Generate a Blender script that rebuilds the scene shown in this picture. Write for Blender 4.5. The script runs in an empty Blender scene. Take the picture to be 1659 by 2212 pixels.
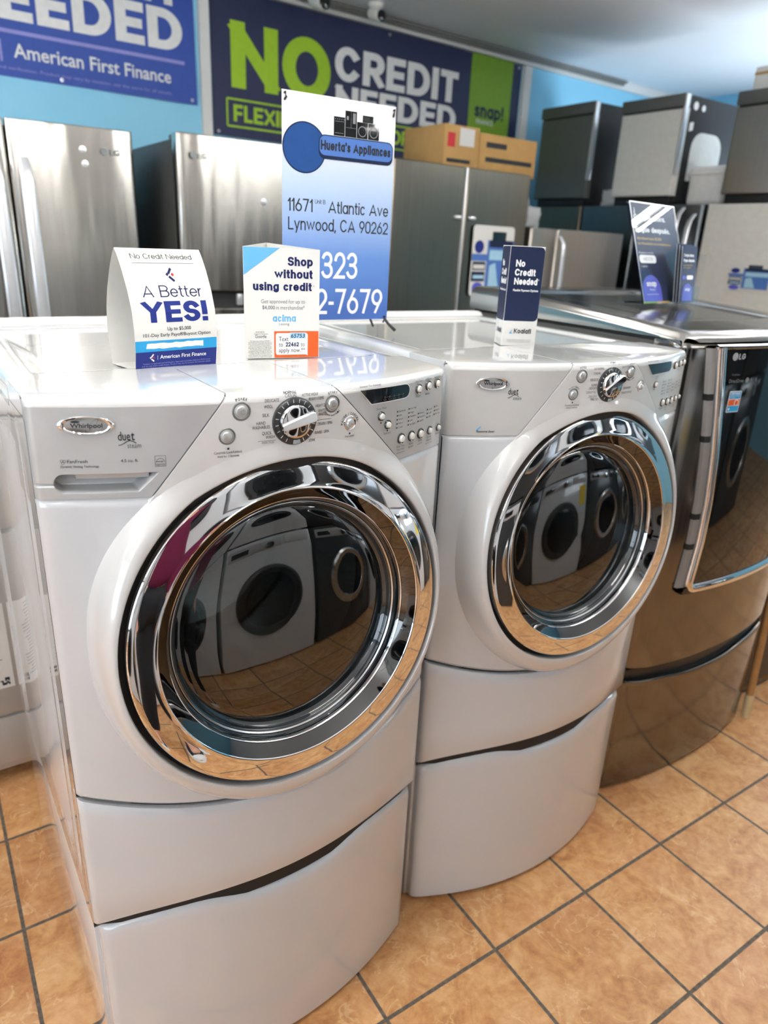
import bpy, bmesh, math, random
import numpy as np
from mathutils import Vector, Matrix
random.seed(7)
PI = math.pi
S = bpy.context.scene
COL = S.collection

# ------------------------------------------------------------------ camera
cam_d = bpy.data.cameras.new('camera')
cam = bpy.data.objects.new('camera', cam_d)
COL.objects.link(cam)
cam.matrix_world = Matrix(((0.83666031, 0.15949312, -0.52398614, -0.1076),
                           (-0.54578258, 0.32320507, -0.77308464, -0.9865),
                           (0.0460533, 0.93279174, 0.35746142, 1.5665),
                           (0, 0, 0, 1)))
cam_d.sensor_fit = 'HORIZONTAL'
cam_d.sensor_width = 36.0
cam_d.lens = 36.0 * 1525.9 / 1659.0
cam_d.clip_start = 0.02
cam_d.dof.use_dof = True
cam_d.dof.focus_distance = 1.18
cam_d.dof.aperture_fstop = 4.5
S.camera = cam

# ------------------------------------------------------------------ world, daylight, exposure
S.view_settings.view_transform = 'Standard'
S.view_settings.look = 'None'
S.view_settings.gamma = 1.0
S.view_settings.use_curve_mapping = False
S.view_settings.exposure = 0.58
WORLD_STRENGTH = 0.6
DAYLIGHT_AND_FILL_WATTS = 62.0
TUBE_STRENGTH = 27.0
S.cycles.max_bounces = 9
S.cycles.caustics_reflective = False
S.cycles.caustics_refractive = False
world = bpy.data.worlds.new('sky')
S.world = world
world.use_nodes = True
wn_ = world.node_tree.nodes
wn_['Background'].inputs[0].default_value = (0.72, 0.85, 1.0, 1)
wn_['Background'].inputs[1].default_value = WORLD_STRENGTH


def area_light(name, loc, target, size, size_y, watts, color):
    d = bpy.data.lights.new(name, 'AREA')
    d.shape = 'RECTANGLE'
    d.size, d.size_y, d.energy, d.color = size, size_y, watts, color
    o = bpy.data.objects.new(name, d)
    o.location = loc
    o.rotation_euler = (Vector(target) - Vector(loc)).to_track_quat('-Z', 'Y').to_euler()
    COL.objects.link(o)
    return o


# daylight through the storefront glass on the left wall, then a ceiling fill at the right
area_light('daylight_storefront', (-4.35, -2.2, 1.6), (0.0, -1.6, 3.0), 3.4, 2.1, DAYLIGHT_AND_FILL_WATTS * 1.05, (0.76, 0.88, 1.0))
area_light('right_ceiling_fill', (5.74, 0.95, 1.5), (1.5, 0.8, 3.1), 2.0, 1.5, DAYLIGHT_AND_FILL_WATTS * 1.6, (0.80, 0.90, 1.0))  # added light by the right wall, aimed up to brighten the ceiling

# ------------------------------------------------------------------ materials
class NT:
    """small helper around a node tree"""
    def __init__(s, name):
        s.m = bpy.data.materials.new(name)
        s.m.use_nodes = True
        s.t = s.m.node_tree
        s.b = s.t.nodes['Principled BSDF']
        s.out = s.t.nodes['Material Output']

    def n(s, kind, **kw):
        nd = s.t.nodes.new(kind)
        for k, v in kw.items():
            setattr(nd, k, v)
        return nd

    def put(s, sock, v):
        if isinstance(v, bpy.types.NodeSocket):
            s.t.links.new(v, sock)
        else:
            sock.default_value = v

    def math(s, op, a, b=0.0, c=None, clamp=False):
        nd = s.n('ShaderNodeMath', operation=op)
        nd.use_clamp = clamp
        s.put(nd.inputs[0], a)
        s.put(nd.inputs[1], b)
        if c is not None:
            s.put(nd.inputs[2], c)
        return nd.outputs[0]

    def noise(s, vec, scale, detail=3.0, rough=0.5, dist=0.0):
        nd = s.n('ShaderNodeTexNoise')
        if vec is not None:
            s.t.links.new(vec, nd.inputs['Vector'])
        nd.inputs['Scale'].default_value = scale
        nd.inputs['Detail'].default_value = detail
        nd.inputs['Roughness'].default_value = rough
        nd.inputs['Distortion'].default_value = dist
        return nd.outputs[0]

    def obj(s):
        return s.n('ShaderNodeTexCoord').outputs['Object']

    def mapping(s, vec, scale=(1, 1, 1), loc=(0, 0, 0)):
        nd = s.n('ShaderNodeMapping')
        s.t.links.new(vec, nd.inputs[0])
        nd.inputs['Location'].default_value = loc
        nd.inputs['Scale'].default_value = scale
        return nd.outputs[0]

    def ramp(s, fac, stops):
        nd = s.n('ShaderNodeValToRGB')
        s.t.links.new(fac, nd.inputs[0])
        cr = nd.color_ramp
        while len(cr.elements) < len(stops):
            cr.elements.new(0.5)
        for e, (p, c) in zip(cr.elements, stops):
            e.position = p
            e.color = (*c, 1) if len(c) == 3 else c
        return nd.outputs[0]

    def mix(s, fac, a, b):
        nd = s.n('ShaderNodeMix', data_type='RGBA')
        s.put(nd.inputs[0], fac)
        for sock, v in ((nd.inputs[6], a), (nd.inputs[7], b)):
            s.put(sock, v if isinstance(v, bpy.types.NodeSocket) else ((*v, 1) if len(v) == 3 else v))
        return nd.outputs[2]

    def bump(s, h, strength=0.1, dist=0.01):
        nd = s.n('ShaderNodeBump')
        s.t.links.new(h, nd.inputs['Height'])
        nd.inputs['Strength'].default_value = strength
        nd.inputs['Distance'].default_value = dist
        s.t.links.new(nd.outputs[0], s.b.inputs['Normal'])


def srgb(r, g, b):
    f = lambda c: ((c / 255.0 + 0.055) / 1.055) ** 2.4 if c > 10 else c / 255.0 / 12.92
    return (f(r), f(g), f(b))


def simple(name, col, rough=0.5, metal=0.0, coat=0.0, vary=0.04, scale=30.0, spec=0.5):
    k = NT(name)
    b = k.b
    b.inputs['Roughness'].default_value = rough
    b.inputs['Metallic'].default_value = metal
    b.inputs['Coat Weight'].default_value = coat
    b.inputs['Coat Roughness'].default_value = 0.04
    b.inputs['Specular IOR Level'].default_value = spec
    nz = k.noise(k.obj(), scale, 2.0)
    lo = tuple(c * (1 - vary) for c in col)
    hi = tuple(min(1, c * (1 + vary)) for c in col)
    k.put(b.inputs['Base Color'], k.ramp(nz, [(0.3, lo), (0.7, hi)]))
    return k.m


def brushed(name, col, rough=0.26, axis='z', amp=0.10, bump=0.02):
    """brushed sheet metal, grain stretched along one axis, with slight waviness"""
    k = NT(name)
    b = k.b
    b.inputs['Metallic'].default_value = 1.0
    sc = {'z': (260, 260, 3), 'x': (3, 260, 260), 'y': (260, 3, 260)}[axis]
    g = k.noise(k.mapping(k.obj(), sc), 1.0, 3.0)
    lo = tuple(c * (1 - amp) for c in col)
    hi = tuple(min(1, c * (1 + amp)) for c in col)
    k.put(b.inputs['Base Color'], k.ramp(g, [(0.3, lo), (0.7, hi)]))
    k.put(b.inputs['Roughness'], k.math('MULTIPLY_ADD', g, 0.12, rough - 0.06))
    wav = {'z': (7, 7, 0.9), 'x': (0.9, 7, 7), 'y': (7, 0.9, 7)}[axis]
    w = k.noise(k.mapping(k.obj(), wav), 1.0, 2.0)
    k.bump(w, bump * 10, 0.01)
    return k.m


def pane(name, tint, ior=2.0, rough=0.015, keep=0.35):
    """smoked or clear pane: a fresnel mirror over a tinted see-through sheet"""
    k = NT(name)
    k.t.nodes.remove(k.b)
    tr = k.n('ShaderNodeBsdfTransparent')
    gl = k.n('ShaderNodeBsdfGlossy')
    gl.inputs['Roughness'].default_value = rough
    gl.inputs['Color'].default_value = (1, 1, 1, 1)
    nz = k.noise(k.obj(), 6.0, 2.0)
    k.put(tr.inputs['Color'], k.ramp(nz, [(0.3, tuple(c * keep * 0.95 for c in tint)), (0.7, tuple(c * keep for c in tint))]))
    f0 = ((ior - 1) / (ior + 1)) ** 2
    ge = k.n('ShaderNodeNewGeometry')
    dt = k.n('ShaderNodeVectorMath', operation='DOT_PRODUCT')
    k.t.links.new(ge.outputs['Normal'], dt.inputs[0]); k.t.links.new(ge.outputs['Incoming'], dt.inputs[1])
    c1 = k.math('SUBTRACT', 1.0, k.math('ABSOLUTE', dt.outputs['Value']), clamp=True)
    fr = k.math('MULTIPLY_ADD', k.math('POWER', c1, 5.0), 1 - f0, f0)
    mx = k.n('ShaderNodeMixShader')
    k.t.links.new(fr, mx.inputs[0])
    k.t.links.new(tr.outputs[0], mx.inputs[1])
    k.t.links.new(gl.outputs[0], mx.inputs[2])
    k.t.links.new(mx.outputs[0], k.out.inputs[0])
    return k.m


def glow(name, col, strength):
    k = NT(name)
    k.b.inputs['Base Color'].default_value = (*col, 1)
    k.b.inputs['Emission Color'].default_value = (*col, 1)
    k.b.inputs['Emission Strength'].default_value = strength
    return k.m


M = {}
def enamel(name, col):
    k = NT(name)
    b = k.b
    b.inputs['Roughness'].default_value = 0.22
    b.inputs['Coat Weight'].default_value = 1.0
    b.inputs['Coat Roughness'].default_value = 0.02
    b.inputs['Coat IOR'].default_value = 1.6
    nz = k.noise(k.obj(), 9.0, 3.0)
    k.put(b.inputs['Base Color'], k.ramp(nz, [(0.3, tuple(c * 0.985 for c in col)), (0.7, col)]))
    return k.m

M['enamel'] = enamel('white_enamel', (0.66, 0.685, 0.71))
M['enamel_white'] = enamel('white_plastic_gloss', (0.69, 0.69, 0.68))
M['enamel_shade'] = enamel('shaded_white_enamel', (0.43, 0.405, 0.375))  # white enamel with the shade it stands in put into the colour
M['silver'] = simple('silver_grey_console', (0.53, 0.54, 0.545), 0.28, 0.25, 0.3, 0.02)
M['dark_gap'] = simple('dark_gap', (0.012, 0.012, 0.013), 0.6)
M['chrome'] = simple('chrome', (0.86, 0.86, 0.87), 0.025, 1.0, 0, 0.005)
M['chrome_soft'] = simple('satin_chrome', (0.62, 0.63, 0.64), 0.18, 1.0, 0, 0.02)
M['chrome_refl'] = simple('dark_reflection_chrome', (0.13, 0.13, 0.13), 0.03, 1.0, 0, 0.01)  # chrome toned dark: reflections of dark surroundings put into its colour
M['gasket'] = simple('black_rubber', (0.012, 0.013, 0.014), 0.25, 0, 0.5)
M['bowl'] = simple('door_bowl', (0.012, 0.020, 0.025), 0.05, 0, 1.0)
M['smoked'] = pane('smoked_door_glass', (0.80, 0.92, 0.95), 2.1, 0.012, 0.42)
M['ink'] = simple('dark_ink', (0.03, 0.032, 0.036), 0.5, spec=0.2)
M['ink_soft'] = simple('grey_ink', (0.13, 0.135, 0.14), 0.5, spec=0.2)
M['button'] = simple('silver_button', (0.60, 0.61, 0.60), 0.2, 0.5, 0.3)
M['button_white'] = simple('white_button', (0.80, 0.80, 0.76), 0.25, 0, 0.4)
M['button_ring'] = simple('grey_button_ring', (0.16, 0.165, 0.165), 0.3, 0.3, 0.2)
M['knob_ring'] = simple('dark_knob_ring', (0.055, 0.058, 0.06), 0.2, 0.3, 0.4)
M['display'] = simple('black_display', (0.006, 0.006, 0.008), 0.06, 0, 0.6)
M['white_ink'] = simple('white_ink', (0.86, 0.86, 0.85), 0.5, spec=0.2)
M['paper'] = simple('white_card', (0.69, 0.68, 0.65), 0.6, 0, 0, 0.015, 60, 0.3)
M['navy'] = simple('navy_print', srgb(24, 33, 82), 0.45, spec=0.3)
M['navy_banner'] = simple('navy_banner', srgb(38, 45, 82), 0.45, spec=0.4)
M['navy_deep'] = simple('deep_navy_print', srgb(22, 34, 66), 0.45, spec=0.3)
M['royal'] = simple('royal_blue_print', srgb(30, 46, 124), 0.45, spec=0.3)
M['banner_blue'] = simple('banner_blue', srgb(58, 86, 172), 0.5, spec=0.3)
M['cyan'] = simple('cyan_print', srgb(40, 150, 205), 0.45, spec=0.3)
M['sky'] = simple('sky_blue_print', srgb(100, 170, 215), 0.45, spec=0.3)
M['pale_blue'] = simple('pale_blue_print', srgb(165, 205, 225), 0.45, spec=0.3)
M['orange'] = simple('orange_print', srgb(214, 92, 38), 0.45, spec=0.3)
M['red'] = simple('red_print', srgb(200, 40, 50), 0.45, spec=0.3)
M['lime'] = simple('lime_print', srgb(165, 205, 50), 0.5, spec=0.3)
M['yellow'] = simple('yellow_print', srgb(240, 210, 40), 0.5)
M['green'] = simple('green_print', srgb(128, 168, 50), 0.5, spec=0.3)
M['gold'] = simple('gold_print', srgb(200, 165, 90), 0.5, spec=0.3)
M['violet'] = simple('violet_print', srgb(88, 92, 190), 0.5, spec=0.3)
M['lilac'] = simple('lilac_print', srgb(150, 150, 215), 0.5, spec=0.3)
M['grey_print'] = simple('grey_print', (0.22, 0.23, 0.24), 0.5, spec=0.2)
M['correction'] = simple('white_correction_tape', (0.78, 0.78, 0.76), 0.7, 0, 0, 0.06, 160)
M['stainless'] = brushed('brushed_stainless', (0.56, 0.54, 0.505), 0.20, 'z', 0.06, 0.10)
M['stainless_dark'] = brushed('black_stainless', (0.22, 0.192, 0.155), 0.30, 'z', 0.08, 0.02)
M['stainless_warm'] = brushed('warm_stainless', (0.42, 0.385, 0.345), 0.34, 'z', 0.05, 0.01)
M['graphite'] = brushed('graphite_steel', (0.21, 0.20, 0.19), 0.13, 'z', 0.05, 0.012)
M['graphite_top'] = brushed('graphite_steel_top', (0.30, 0.29, 0.275), 0.17, 'y', 0.05, 0.012)
M['steel_pale'] = simple('pale_handle', (0.74, 0.75, 0.78), 0.28, 0.7, 0, 0.02)
M['fridge_side'] = simple('fridge_side_grey', (0.045, 0.044, 0.04), 0.45)
M['strip_grey'] = simple('grey_plastic_strip', (0.33, 0.32, 0.31), 0.4)
M['black_glass'] = simple('black_door_glass', (0.004, 0.005, 0.006), 0.03, 0, 0.4, spec=0.6)
M['dark_door'] = simple('dark_door_glass', (0.006, 0.007, 0.008), 0.12, spec=0.25)
M['circle_blue'] = simple('circle_blue_print', srgb(30, 72, 132), 0.45, spec=0.3)
M['black_plastic'] = simple('black_plastic', (0.012, 0.012, 0.013), 0.35)
M['cardboard'] = simple('cardboard', srgb(190, 150, 95), 0.8, 0, 0, 0.06, 14, 0.2)
M['cream'] = simple('cream_front', (0.70, 0.69, 0.64), 0.4)
M['carton_black'] = simple('black_carton', (0.016, 0.016, 0.017), 0.6)
M['grey_panel'] = simple('grey_panel', (0.15, 0.155, 0.148), 0.35, 0.4)
M['wood'] = simple('pine_stick', srgb(176, 128, 76), 0.5, 0, 0.2, 0.12, 18)
M['wood_pale'] = simple('pale_tip', srgb(214, 192, 150), 0.5)
M['skin'] = simple('skin', srgb(205, 150, 122), 0.5)
M['maroon'] = simple('maroon_knit', srgb(92, 24, 52), 0.85, 0, 0, 0.12, 220, 0.2)
M['leggings'] = simple('black_leggings', (0.012, 0.012, 0.014), 0.75, 0, 0, 0.1, 200, 0.2)
M['hair'] = simple('dark_brown_hair', (0.018, 0.011, 0.008), 0.45)
M['canvas_black'] = simple('black_canvas', (0.012, 0.012, 0.013), 0.8)
M['rubber_white'] = simple('white_rubber', (0.78, 0.77, 0.74), 0.55)
M['plastic_bag'] = simple('milky_plastic', (0.62, 0.64, 0.64), 0.25, 0, 0.4)
M['drum'] = None


def drum_mat():
    k = NT('perforated_drum')
    b = k.b
    b.inputs['Metallic'].default_value = 1.0
    b.inputs['Roughness'].default_value = 0.22
    v = k.n('ShaderNodeTexVoronoi')
    k.t.links.new(k.mapping(k.obj(), (60, 60, 60)), v.inputs['Vector'])
    v.inputs['Randomness'].default_value = 0.12
    f = k.math('LESS_THAN', v.outputs['Distance'], 0.26)
    k.put(b.inputs['Base Color'], k.mix(f, (0.55, 0.55, 0.54), (0.02, 0.02, 0.02)))
    return k.m
M['drum'] = drum_mat()


def clear_mat():
    return pane('clear_acrylic', (0.97, 0.98, 0.99), 1.2, 0.02, 1.0)
M['acrylic'] = clear_mat()


def floor_mat():
    k = NT('terracotta_floor_tile')
    o = k.obj()
    T = 0.3116
    sep = k.n('ShaderNodeSeparateXYZ')
    k.t.links.new(o, sep.inputs[0])
    u = k.math('DIVIDE', k.math('SUBTRACT', sep.outputs[0], 1.1443), T)
    v = k.math('DIVIDE', k.math('SUBTRACT', sep.outputs[1], -0.1651), T)
    fu, fv = k.math('FLOOR', u), k.math('FLOOR', v)
    def edge(q):
        fr = k.math('FRACT', q)
        return k.math('MINIMUM', fr, k.math('SUBTRACT', 1.0, fr))
    e = k.math('MINIMUM', edge(u), edge(v))
    wob = k.math('MULTIPLY', k.math('SUBTRACT', k.noise(o, 60.0, 2.0), 0.5), 0.004)
    e = k.math('ADD', e, wob)
    mr = k.n('ShaderNodeMapRange')
    mr.interpolation_type = 'SMOOTHSTEP'
    k.t.links.new(e, mr.inputs[0])
    mr.inputs[1].default_value, mr.inputs[2].default_value = 0.0105, 0.0165
    tile = mr.outputs[0]
    comb = k.n('ShaderNodeCombineXYZ')
    k.t.links.new(fu, comb.inputs[0]); k.t.links.new(fv, comb.inputs[1])
    wn = k.n('ShaderNodeTexWhiteNoise', noise_dimensions='3D')
    k.t.links.new(comb.outputs[0], wn.inputs[0])
    # every tile shows another cut of the same marbling
    off = k.n('ShaderNodeVectorMath', operation='MULTIPLY_ADD')
    k.t.links.new(wn.outputs[1], off.inputs[0])
    off.inputs[1].default_value = (9, 9, 9)
    k.t.links.new(o, off.inputs[2])
    vec = off.outputs[0]
    n1 = k.noise(vec, 10.0, 8.0, 0.66, 0.7)
    n2 = k.noise(vec, 48.0, 6.0, 0.6, 0.4)
    mixn = k.math('ADD', k.math('MULTIPLY', n1, 0.7), k.math('MULTIPLY', n2, 0.3))
    base = k.ramp(mixn, [(0.34, srgb(172, 112, 66)), (0.47, srgb(206, 150, 96)), (0.58, srgb(222, 172, 118)), (0.72, srgb(234, 192, 142))])
    pink = k.noise(vec, 5.0, 3.0, 0.5)
    base = k.mix(k.math('MULTIPLY', k.ramp(pink, [(0.48, (0, 0, 0)), (0.7, (1, 1, 1))]), 0.35), base, srgb(184, 116, 84))
    # pale hairline veins, broken up
    wv = k.noise(vec, 7.0, 4.0, 0.55, 1.6)
    vein = k.math('SUBTRACT', 1.0, k.math('MULTIPLY', k.math('ABSOLUTE', k.math('SUBTRACT', wv, 0.5)), 60.0), clamp=True)
    vein = k.math('MULTIPLY', vein, k.math('GREATER_THAN', k.noise(vec, 6.0, 2.0), 0.52))
    base = k.mix(k.math('MULTIPLY', vein, 0.45), base, srgb(240, 206, 160))
    tone = k.math('MULTIPLY_ADD', wn.outputs[0], 0.12, 0.94)
    tn = k.n('ShaderNodeVectorMath', operation='SCALE')
    k.t.links.new(base, tn.inputs[0]); k.t.links.new(tone, tn.inputs['Scale'])
    grout = k.ramp(k.noise(o, 90.0, 3.0), [(0.3, srgb(84, 76, 68)), (0.7, srgb(116, 106, 94))])
    k.put(k.b.inputs['Base Color'], k.mix(tile, grout, tn.outputs[0]))
    k.put(k.b.inputs['Roughness'], k.math('MULTIPLY_ADD', tile, -0.38, 0.78))
    k.b.inputs['Specular IOR Level'].default_value = 0.4
    h = k.math('ADD', tile, k.math('MULTIPLY', n2, 0.10))
    k.bump(h, 0.35, 0.004)
    return k.m
M['floor'] = floor_mat()


def wall_mat(name, lo, hi):
    k = NT(name)
    nz = k.noise(k.obj(), 2.2, 4.0)
    k.put(k.b.inputs['Base Color'], k.ramp(nz, [(0.3, lo), (0.7, hi)]))
    k.b.inputs['Roughness'].default_value = 0.6
    k.bump(k.noise(k.obj(), 150.0, 3.0), 0.08, 0.004)
    return k.m
M['wall_blue'] = wall_mat('blue_wall_paint', srgb(138, 206, 238), srgb(150, 216, 244))
M['wall_blue_deep'] = wall_mat('deep_blue_wall_paint', srgb(60, 150, 200), srgb(70, 160, 210))
M['wall_white'] = wall_mat('white_wall_paint', (0.72, 0.72, 0.70), (0.78, 0.78, 0.76))
M['ceiling'] = wall_mat('ceiling_paint', (0.84, 0.86, 0.885), (0.87, 0.89, 0.915))
M['trim_white'] = wall_mat('white_trim_paint', (0.74, 0.74, 0.72), (0.80, 0.80, 0.78))
M['pipe'] = simple('grey_conduit', (0.20, 0.20, 0.19), 0.5)
M['tube'] = glow('fluorescent_tube', (1.0, 0.985, 0.945), TUBE_STRENGTH)
M['fixture'] = simple('white_fixture', (0.75, 0.75, 0.73), 0.5)


def banner_fade():
    """the printed fade of the hanging address banner: white at the top, blue at the bottom (print)"""
    k = NT('printed_blue_fade')
    sep = k.n('ShaderNodeSeparateXYZ')
    k.t.links.new(k.obj(), sep.inputs[0])
    f = k.math('DIVIDE', k.math('SUBTRACT', sep.outputs[2], 0.03), 0.45, clamp=True)
    nz = k.noise(k.obj(), 40.0, 2.0)
    f = k.math('ADD', f, k.math('MULTIPLY', k.math('SUBTRACT', nz, 0.5), 0.02))
    k.put(k.b.inputs['Base Color'], k.ramp(f, [(0.05, srgb(62, 100, 172)), (0.30, srgb(92, 132, 196)), (0.62, srgb(176, 196, 224)), (0.86, srgb(226, 226, 228))]))
    k.b.inputs['Roughness'].default_value = 0.5
    return k.m
M['banner_fade'] = banner_fade()

# ------------------------------------------------------------------ mesh helpers
class MB:
    """collects geometry for ONE mesh object"""
    def __init__(s, *mats):
        s.v, s.f, s.mi, s.mats = [], [], [], list(mats)

    def add(s, verts, faces, mi=0):
        o = len(s.v)
        s.v += [tuple(p) for p in verts]
        for f in faces:
            s.f.append([i + o for i in f]); s.mi.append(mi)
        return s

    def box(s, lo, hi, bevel=0.0, mi=0, seg=2, rot=None, piv=None):
        bm = bmesh.new()
        bmesh.ops.create_cube(bm, size=1.0)
        c = [(a + b) / 2 for a, b in zip(lo, hi)]
        d = [abs(b - a) for a, b in zip(lo, hi)]
        for v in bm.verts:
            v.co = Vector((v.co.x * d[0], v.co.y * d[1], v.co.z * d[2]))
        if bevel > 0:
            bmesh.ops.bevel(bm, geom=list(bm.edges), offset=min(bevel, min(d) * 0.49), segments=seg, profile=0.5, affect='EDGES')
        vs = [v.co + Vector(c) for v in bm.verts]
        if rot is not None:
            pv = Vector(piv or c)
            vs = [rot @ (p - pv) + pv for p in vs]
        bm.verts.index_update()
        s.add(vs, [[v.index for v in f.verts] for f in bm.faces], mi)
        bm.free()
        return s

    def grid(s, rows, mi=0, close_u=False, close_v=False):
        n, m = len(rows), len(rows[0])
        vs = [p for r in rows for p in r]
        fs = []
        for i in range(n if close_v else n - 1):
            for j in range(m if close_u else m - 1):
                a, b = i * m + j, i * m + (j + 1) % m
                i2 = (i + 1) % n
                fs.append([a, b, i2 * m + (j + 1) % m, i2 * m + j])
        return s.add(vs, fs, mi)

    def lathe(s, prof, fn, n=64, mi=0):
        """prof: (r, h) list; fn(r, angle, h) -> point"""
        return s.grid([[fn(r, 2 * PI * k / n, h) for k in range(n)] for r, h in prof], mi, close_u=True)

    def tube(s, path, rad, n=10, mi=0, caps=True):
        path = [Vector(p) for p in path]
        rows = []
        for i, p in enumerate(path):
            d = (path[min(i + 1, len(path) - 1)] - path[max(i - 1, 0)]).normalized()
            a = d.cross(Vector((0, 0, 1)))
            if a.length < 1e-3:
                a = d.cross(Vector((1, 0, 0)))
            a.normalize()
            b = d.cross(a)
            r = rad[i] if isinstance(rad, (list, tuple)) else rad
            rows.append([p + r * (math.cos(2 * PI * k / n) * a + math.sin(2 * PI * k / n) * b) for k in range(n)])
        s.grid(rows, mi, close_u=True)
        if caps:
            o = len(s.v)
            s.add(rows[0], [list(range(n))], mi)
            s.add(rows[-1], [list(range(n))[::-1]], mi)
        return s

    def prism(s, poly, lo, hi, fn, mi=0):
        """polygon (a, b) extruded from lo to hi; fn(a, b, c) -> point"""
        n = len(poly)
        vs = [fn(a, b, lo) for a, b in poly] + [fn(a, b, hi) for a, b in poly]
        fs = [list(range(n))[::-1], list(range(n, 2 * n))] + [[i, (i + 1) % n, n + (i + 1) % n, n + i] for i in range(n)]
        return s.add(vs, fs, mi)

    def flat(s, shape, fn, mi=0):
        vs, fs = shape
        out = []
        for p in vs:
            q = Vector(fn(p[0], p[1]))
            if len(p) > 2 and p[2] > 0:          # crossing strokes lie a hair apart, like layers of ink
                n = (Vector(fn(p[0] + 1e-3, p[1])) - q).cross(Vector(fn(p[0], p[1] + 1e-3)) - q)
                q = q + n.normalized() * (p[2] * 3e-5)
            out.append(tuple(q))
        return s.add(out, fs, mi)

    def build(s, name, parent=None, off=(0, 0, 0), angle=35.0, smooth=True):
        me = bpy.data.meshes.new(name)
        me.from_pydata([(p[0] + off[0], p[1] + off[1], p[2] + off[2]) for p in s.v], [], s.f)
        for m in s.mats:
            me.materials.append(M[m] if isinstance(m, str) else m)
        me.polygons.foreach_set('material_index', s.mi)
        if smooth:
            me.polygons.foreach_set('use_smooth', [True] * len(me.polygons))
            me.set_sharp_from_angle(angle=math.radians(angle))
        me.update()
        o = bpy.data.objects.new(name, me)
        COL.objects.link(o)
        if parent is not None:
            o.parent = parent
        return o


def empty(name, loc=(0, 0, 0), rz=0.0):
    o = bpy.data.objects.new(name, None)
    o.empty_display_size = 0.1
    o.location = loc
    o.rotation_euler = (0, 0, rz)
    COL.objects.link(o)
    return o


def tag(o, label=None, cat=None, group=None, kind=None):
    if label: o['label'] = label
    if cat: o['category'] = cat
    if group: o['group'] = group
    if kind: o['kind'] = kind
    return o


def copy_tree(o, parent=None):
    c = o.copy()
    COL.objects.link(c)
    c.parent = parent
    for ch in list(o.children):
        copy_tree(ch, c)
    return c


# 2D shapes: (verts, faces)
def rect(x0, y0, x1, y1, nx=1):
    xs = [x0 + (x1 - x0) * i / nx for i in range(nx + 1)]
    v = [(x, y0) for x in xs] + [(x, y1) for x in xs]
    return v, [[i, i + 1, nx + 2 + i, nx + 1 + i] for i in range(nx)]

def disc(cx, cy, rx, ry=None, n=28):
    ry = rx if ry is None else ry
    return [(cx + rx * math.cos(2 * PI * k / n), cy + ry * math.sin(2 * PI * k / n)) for k in range(n)], [list(range(n))]

def ring(cx, cy, r0, r1, n=40, a0=0.0, a1=2 * PI, e=1.0):
    full = abs(a1 - a0 - 2 * PI) < 1e-6
    m = n if full else n + 1
    v = [(cx + r * math.cos(a0 + (a1 - a0) * k / n), cy + e * r * math.sin(a0 + (a1 - a0) * k / n)) for r in (r0, r1) for k in range(m)]
    return v, [[k, (k + 1) % m, m + (k + 1) % m, m + k] for k in range(n)]

def poly(*p):
    return list(p), [list(range(len(p)))]

def rrect(x0, y0, x1, y1, r, n=5, corners=(1, 1, 1, 1)):
    out = []
    for i, (cx, cy, a) in enumerate(((x1 - r, y1 - r, 0), (x0 + r, y1 - r, 90), (x0 + r, y0 + r, 180), (x1 - r, y0 + r, 270))):
        if corners[i]:
            out += [(cx + r * math.cos(math.radians(a + 90 * k / n)), cy + r * math.sin(math.radians(a + 90 * k / n))) for k in range(n + 1)]
        else:
            out.append(((x1, x0, x0, x1)[i], (y1, y1, y0, y0)[i]))
    return out, [list(range(len(out)))]

def line(x0, y0, x1, y1, w):
    dx, dy = x1 - x0, y1 - y0
    l = math.hypot(dx, dy); nx, ny = -dy / l * w / 2, dx / l * w / 2
    return [(x0 + nx, y0 + ny), (x1 + nx, y1 + ny), (x1 - nx, y1 - ny), (x0 - nx, y0 - ny)], [[0, 1, 2, 3]]

def cut(shape, dx=None, dy=None):
    """slice flat lettering so that it can follow a curved sheet"""
    bm = bmesh.new()
    vs = [bm.verts.new((p[0], p[1], p[2] if len(p) > 2 else 0.0)) for p in shape[0]]
    for f in shape[1]:
        try:
            bm.faces.new([vs[i] for i in f])
        except ValueError:
            pass
    for ax, st in ((0, dx), (1, dy)):
        if not st: continue
        lo, hi = min(p[ax] for p in shape[0]), max(p[ax] for p in shape[0])
        q = (math.floor(lo / st) + 1) * st
        while q < hi:
            co = (q, 0, 0) if ax == 0 else (0, q, 0)
            no = (1, 0, 0) if ax == 0 else (0, 1, 0)
            bmesh.ops.bisect_plane(bm, geom=list(bm.verts) + list(bm.edges) + list(bm.faces), plane_co=co, plane_no=no)
            q += st
    bm.verts.index_update()
    out = [(v.co.x, v.co.y, v.co.z) for v in bm.verts], [[v.index for v in f.verts] for f in bm.faces]
    bm.free()
    return out

_tc = {}
def _raw(body, bold, shear):
    key = (body, bold, shear)
    if key not in _tc:
        cu = bpy.data.curves.new('lettering_source', 'FONT')
        cu.body = body
        cu.resolution_u = 3
        cu.offset = bold
        cu.shear = shear
        ob = bpy.data.objects.new('lettering_source', cu)
        COL.objects.link(ob)
        dg = bpy.context.evaluated_depsgraph_get()
        me = bpy.data.meshes.new_from_object(ob.evaluated_get(dg))
        _tc[key] = ([(v.co.x, v.co.y) for v in me.vertices], [list(p.vertices) for p in me.polygons])
        bpy.data.objects.remove(ob)
        bpy.data.curves.remove(cu)
        bpy.data.meshes.remove(me)
    return _tc[key]

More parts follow.
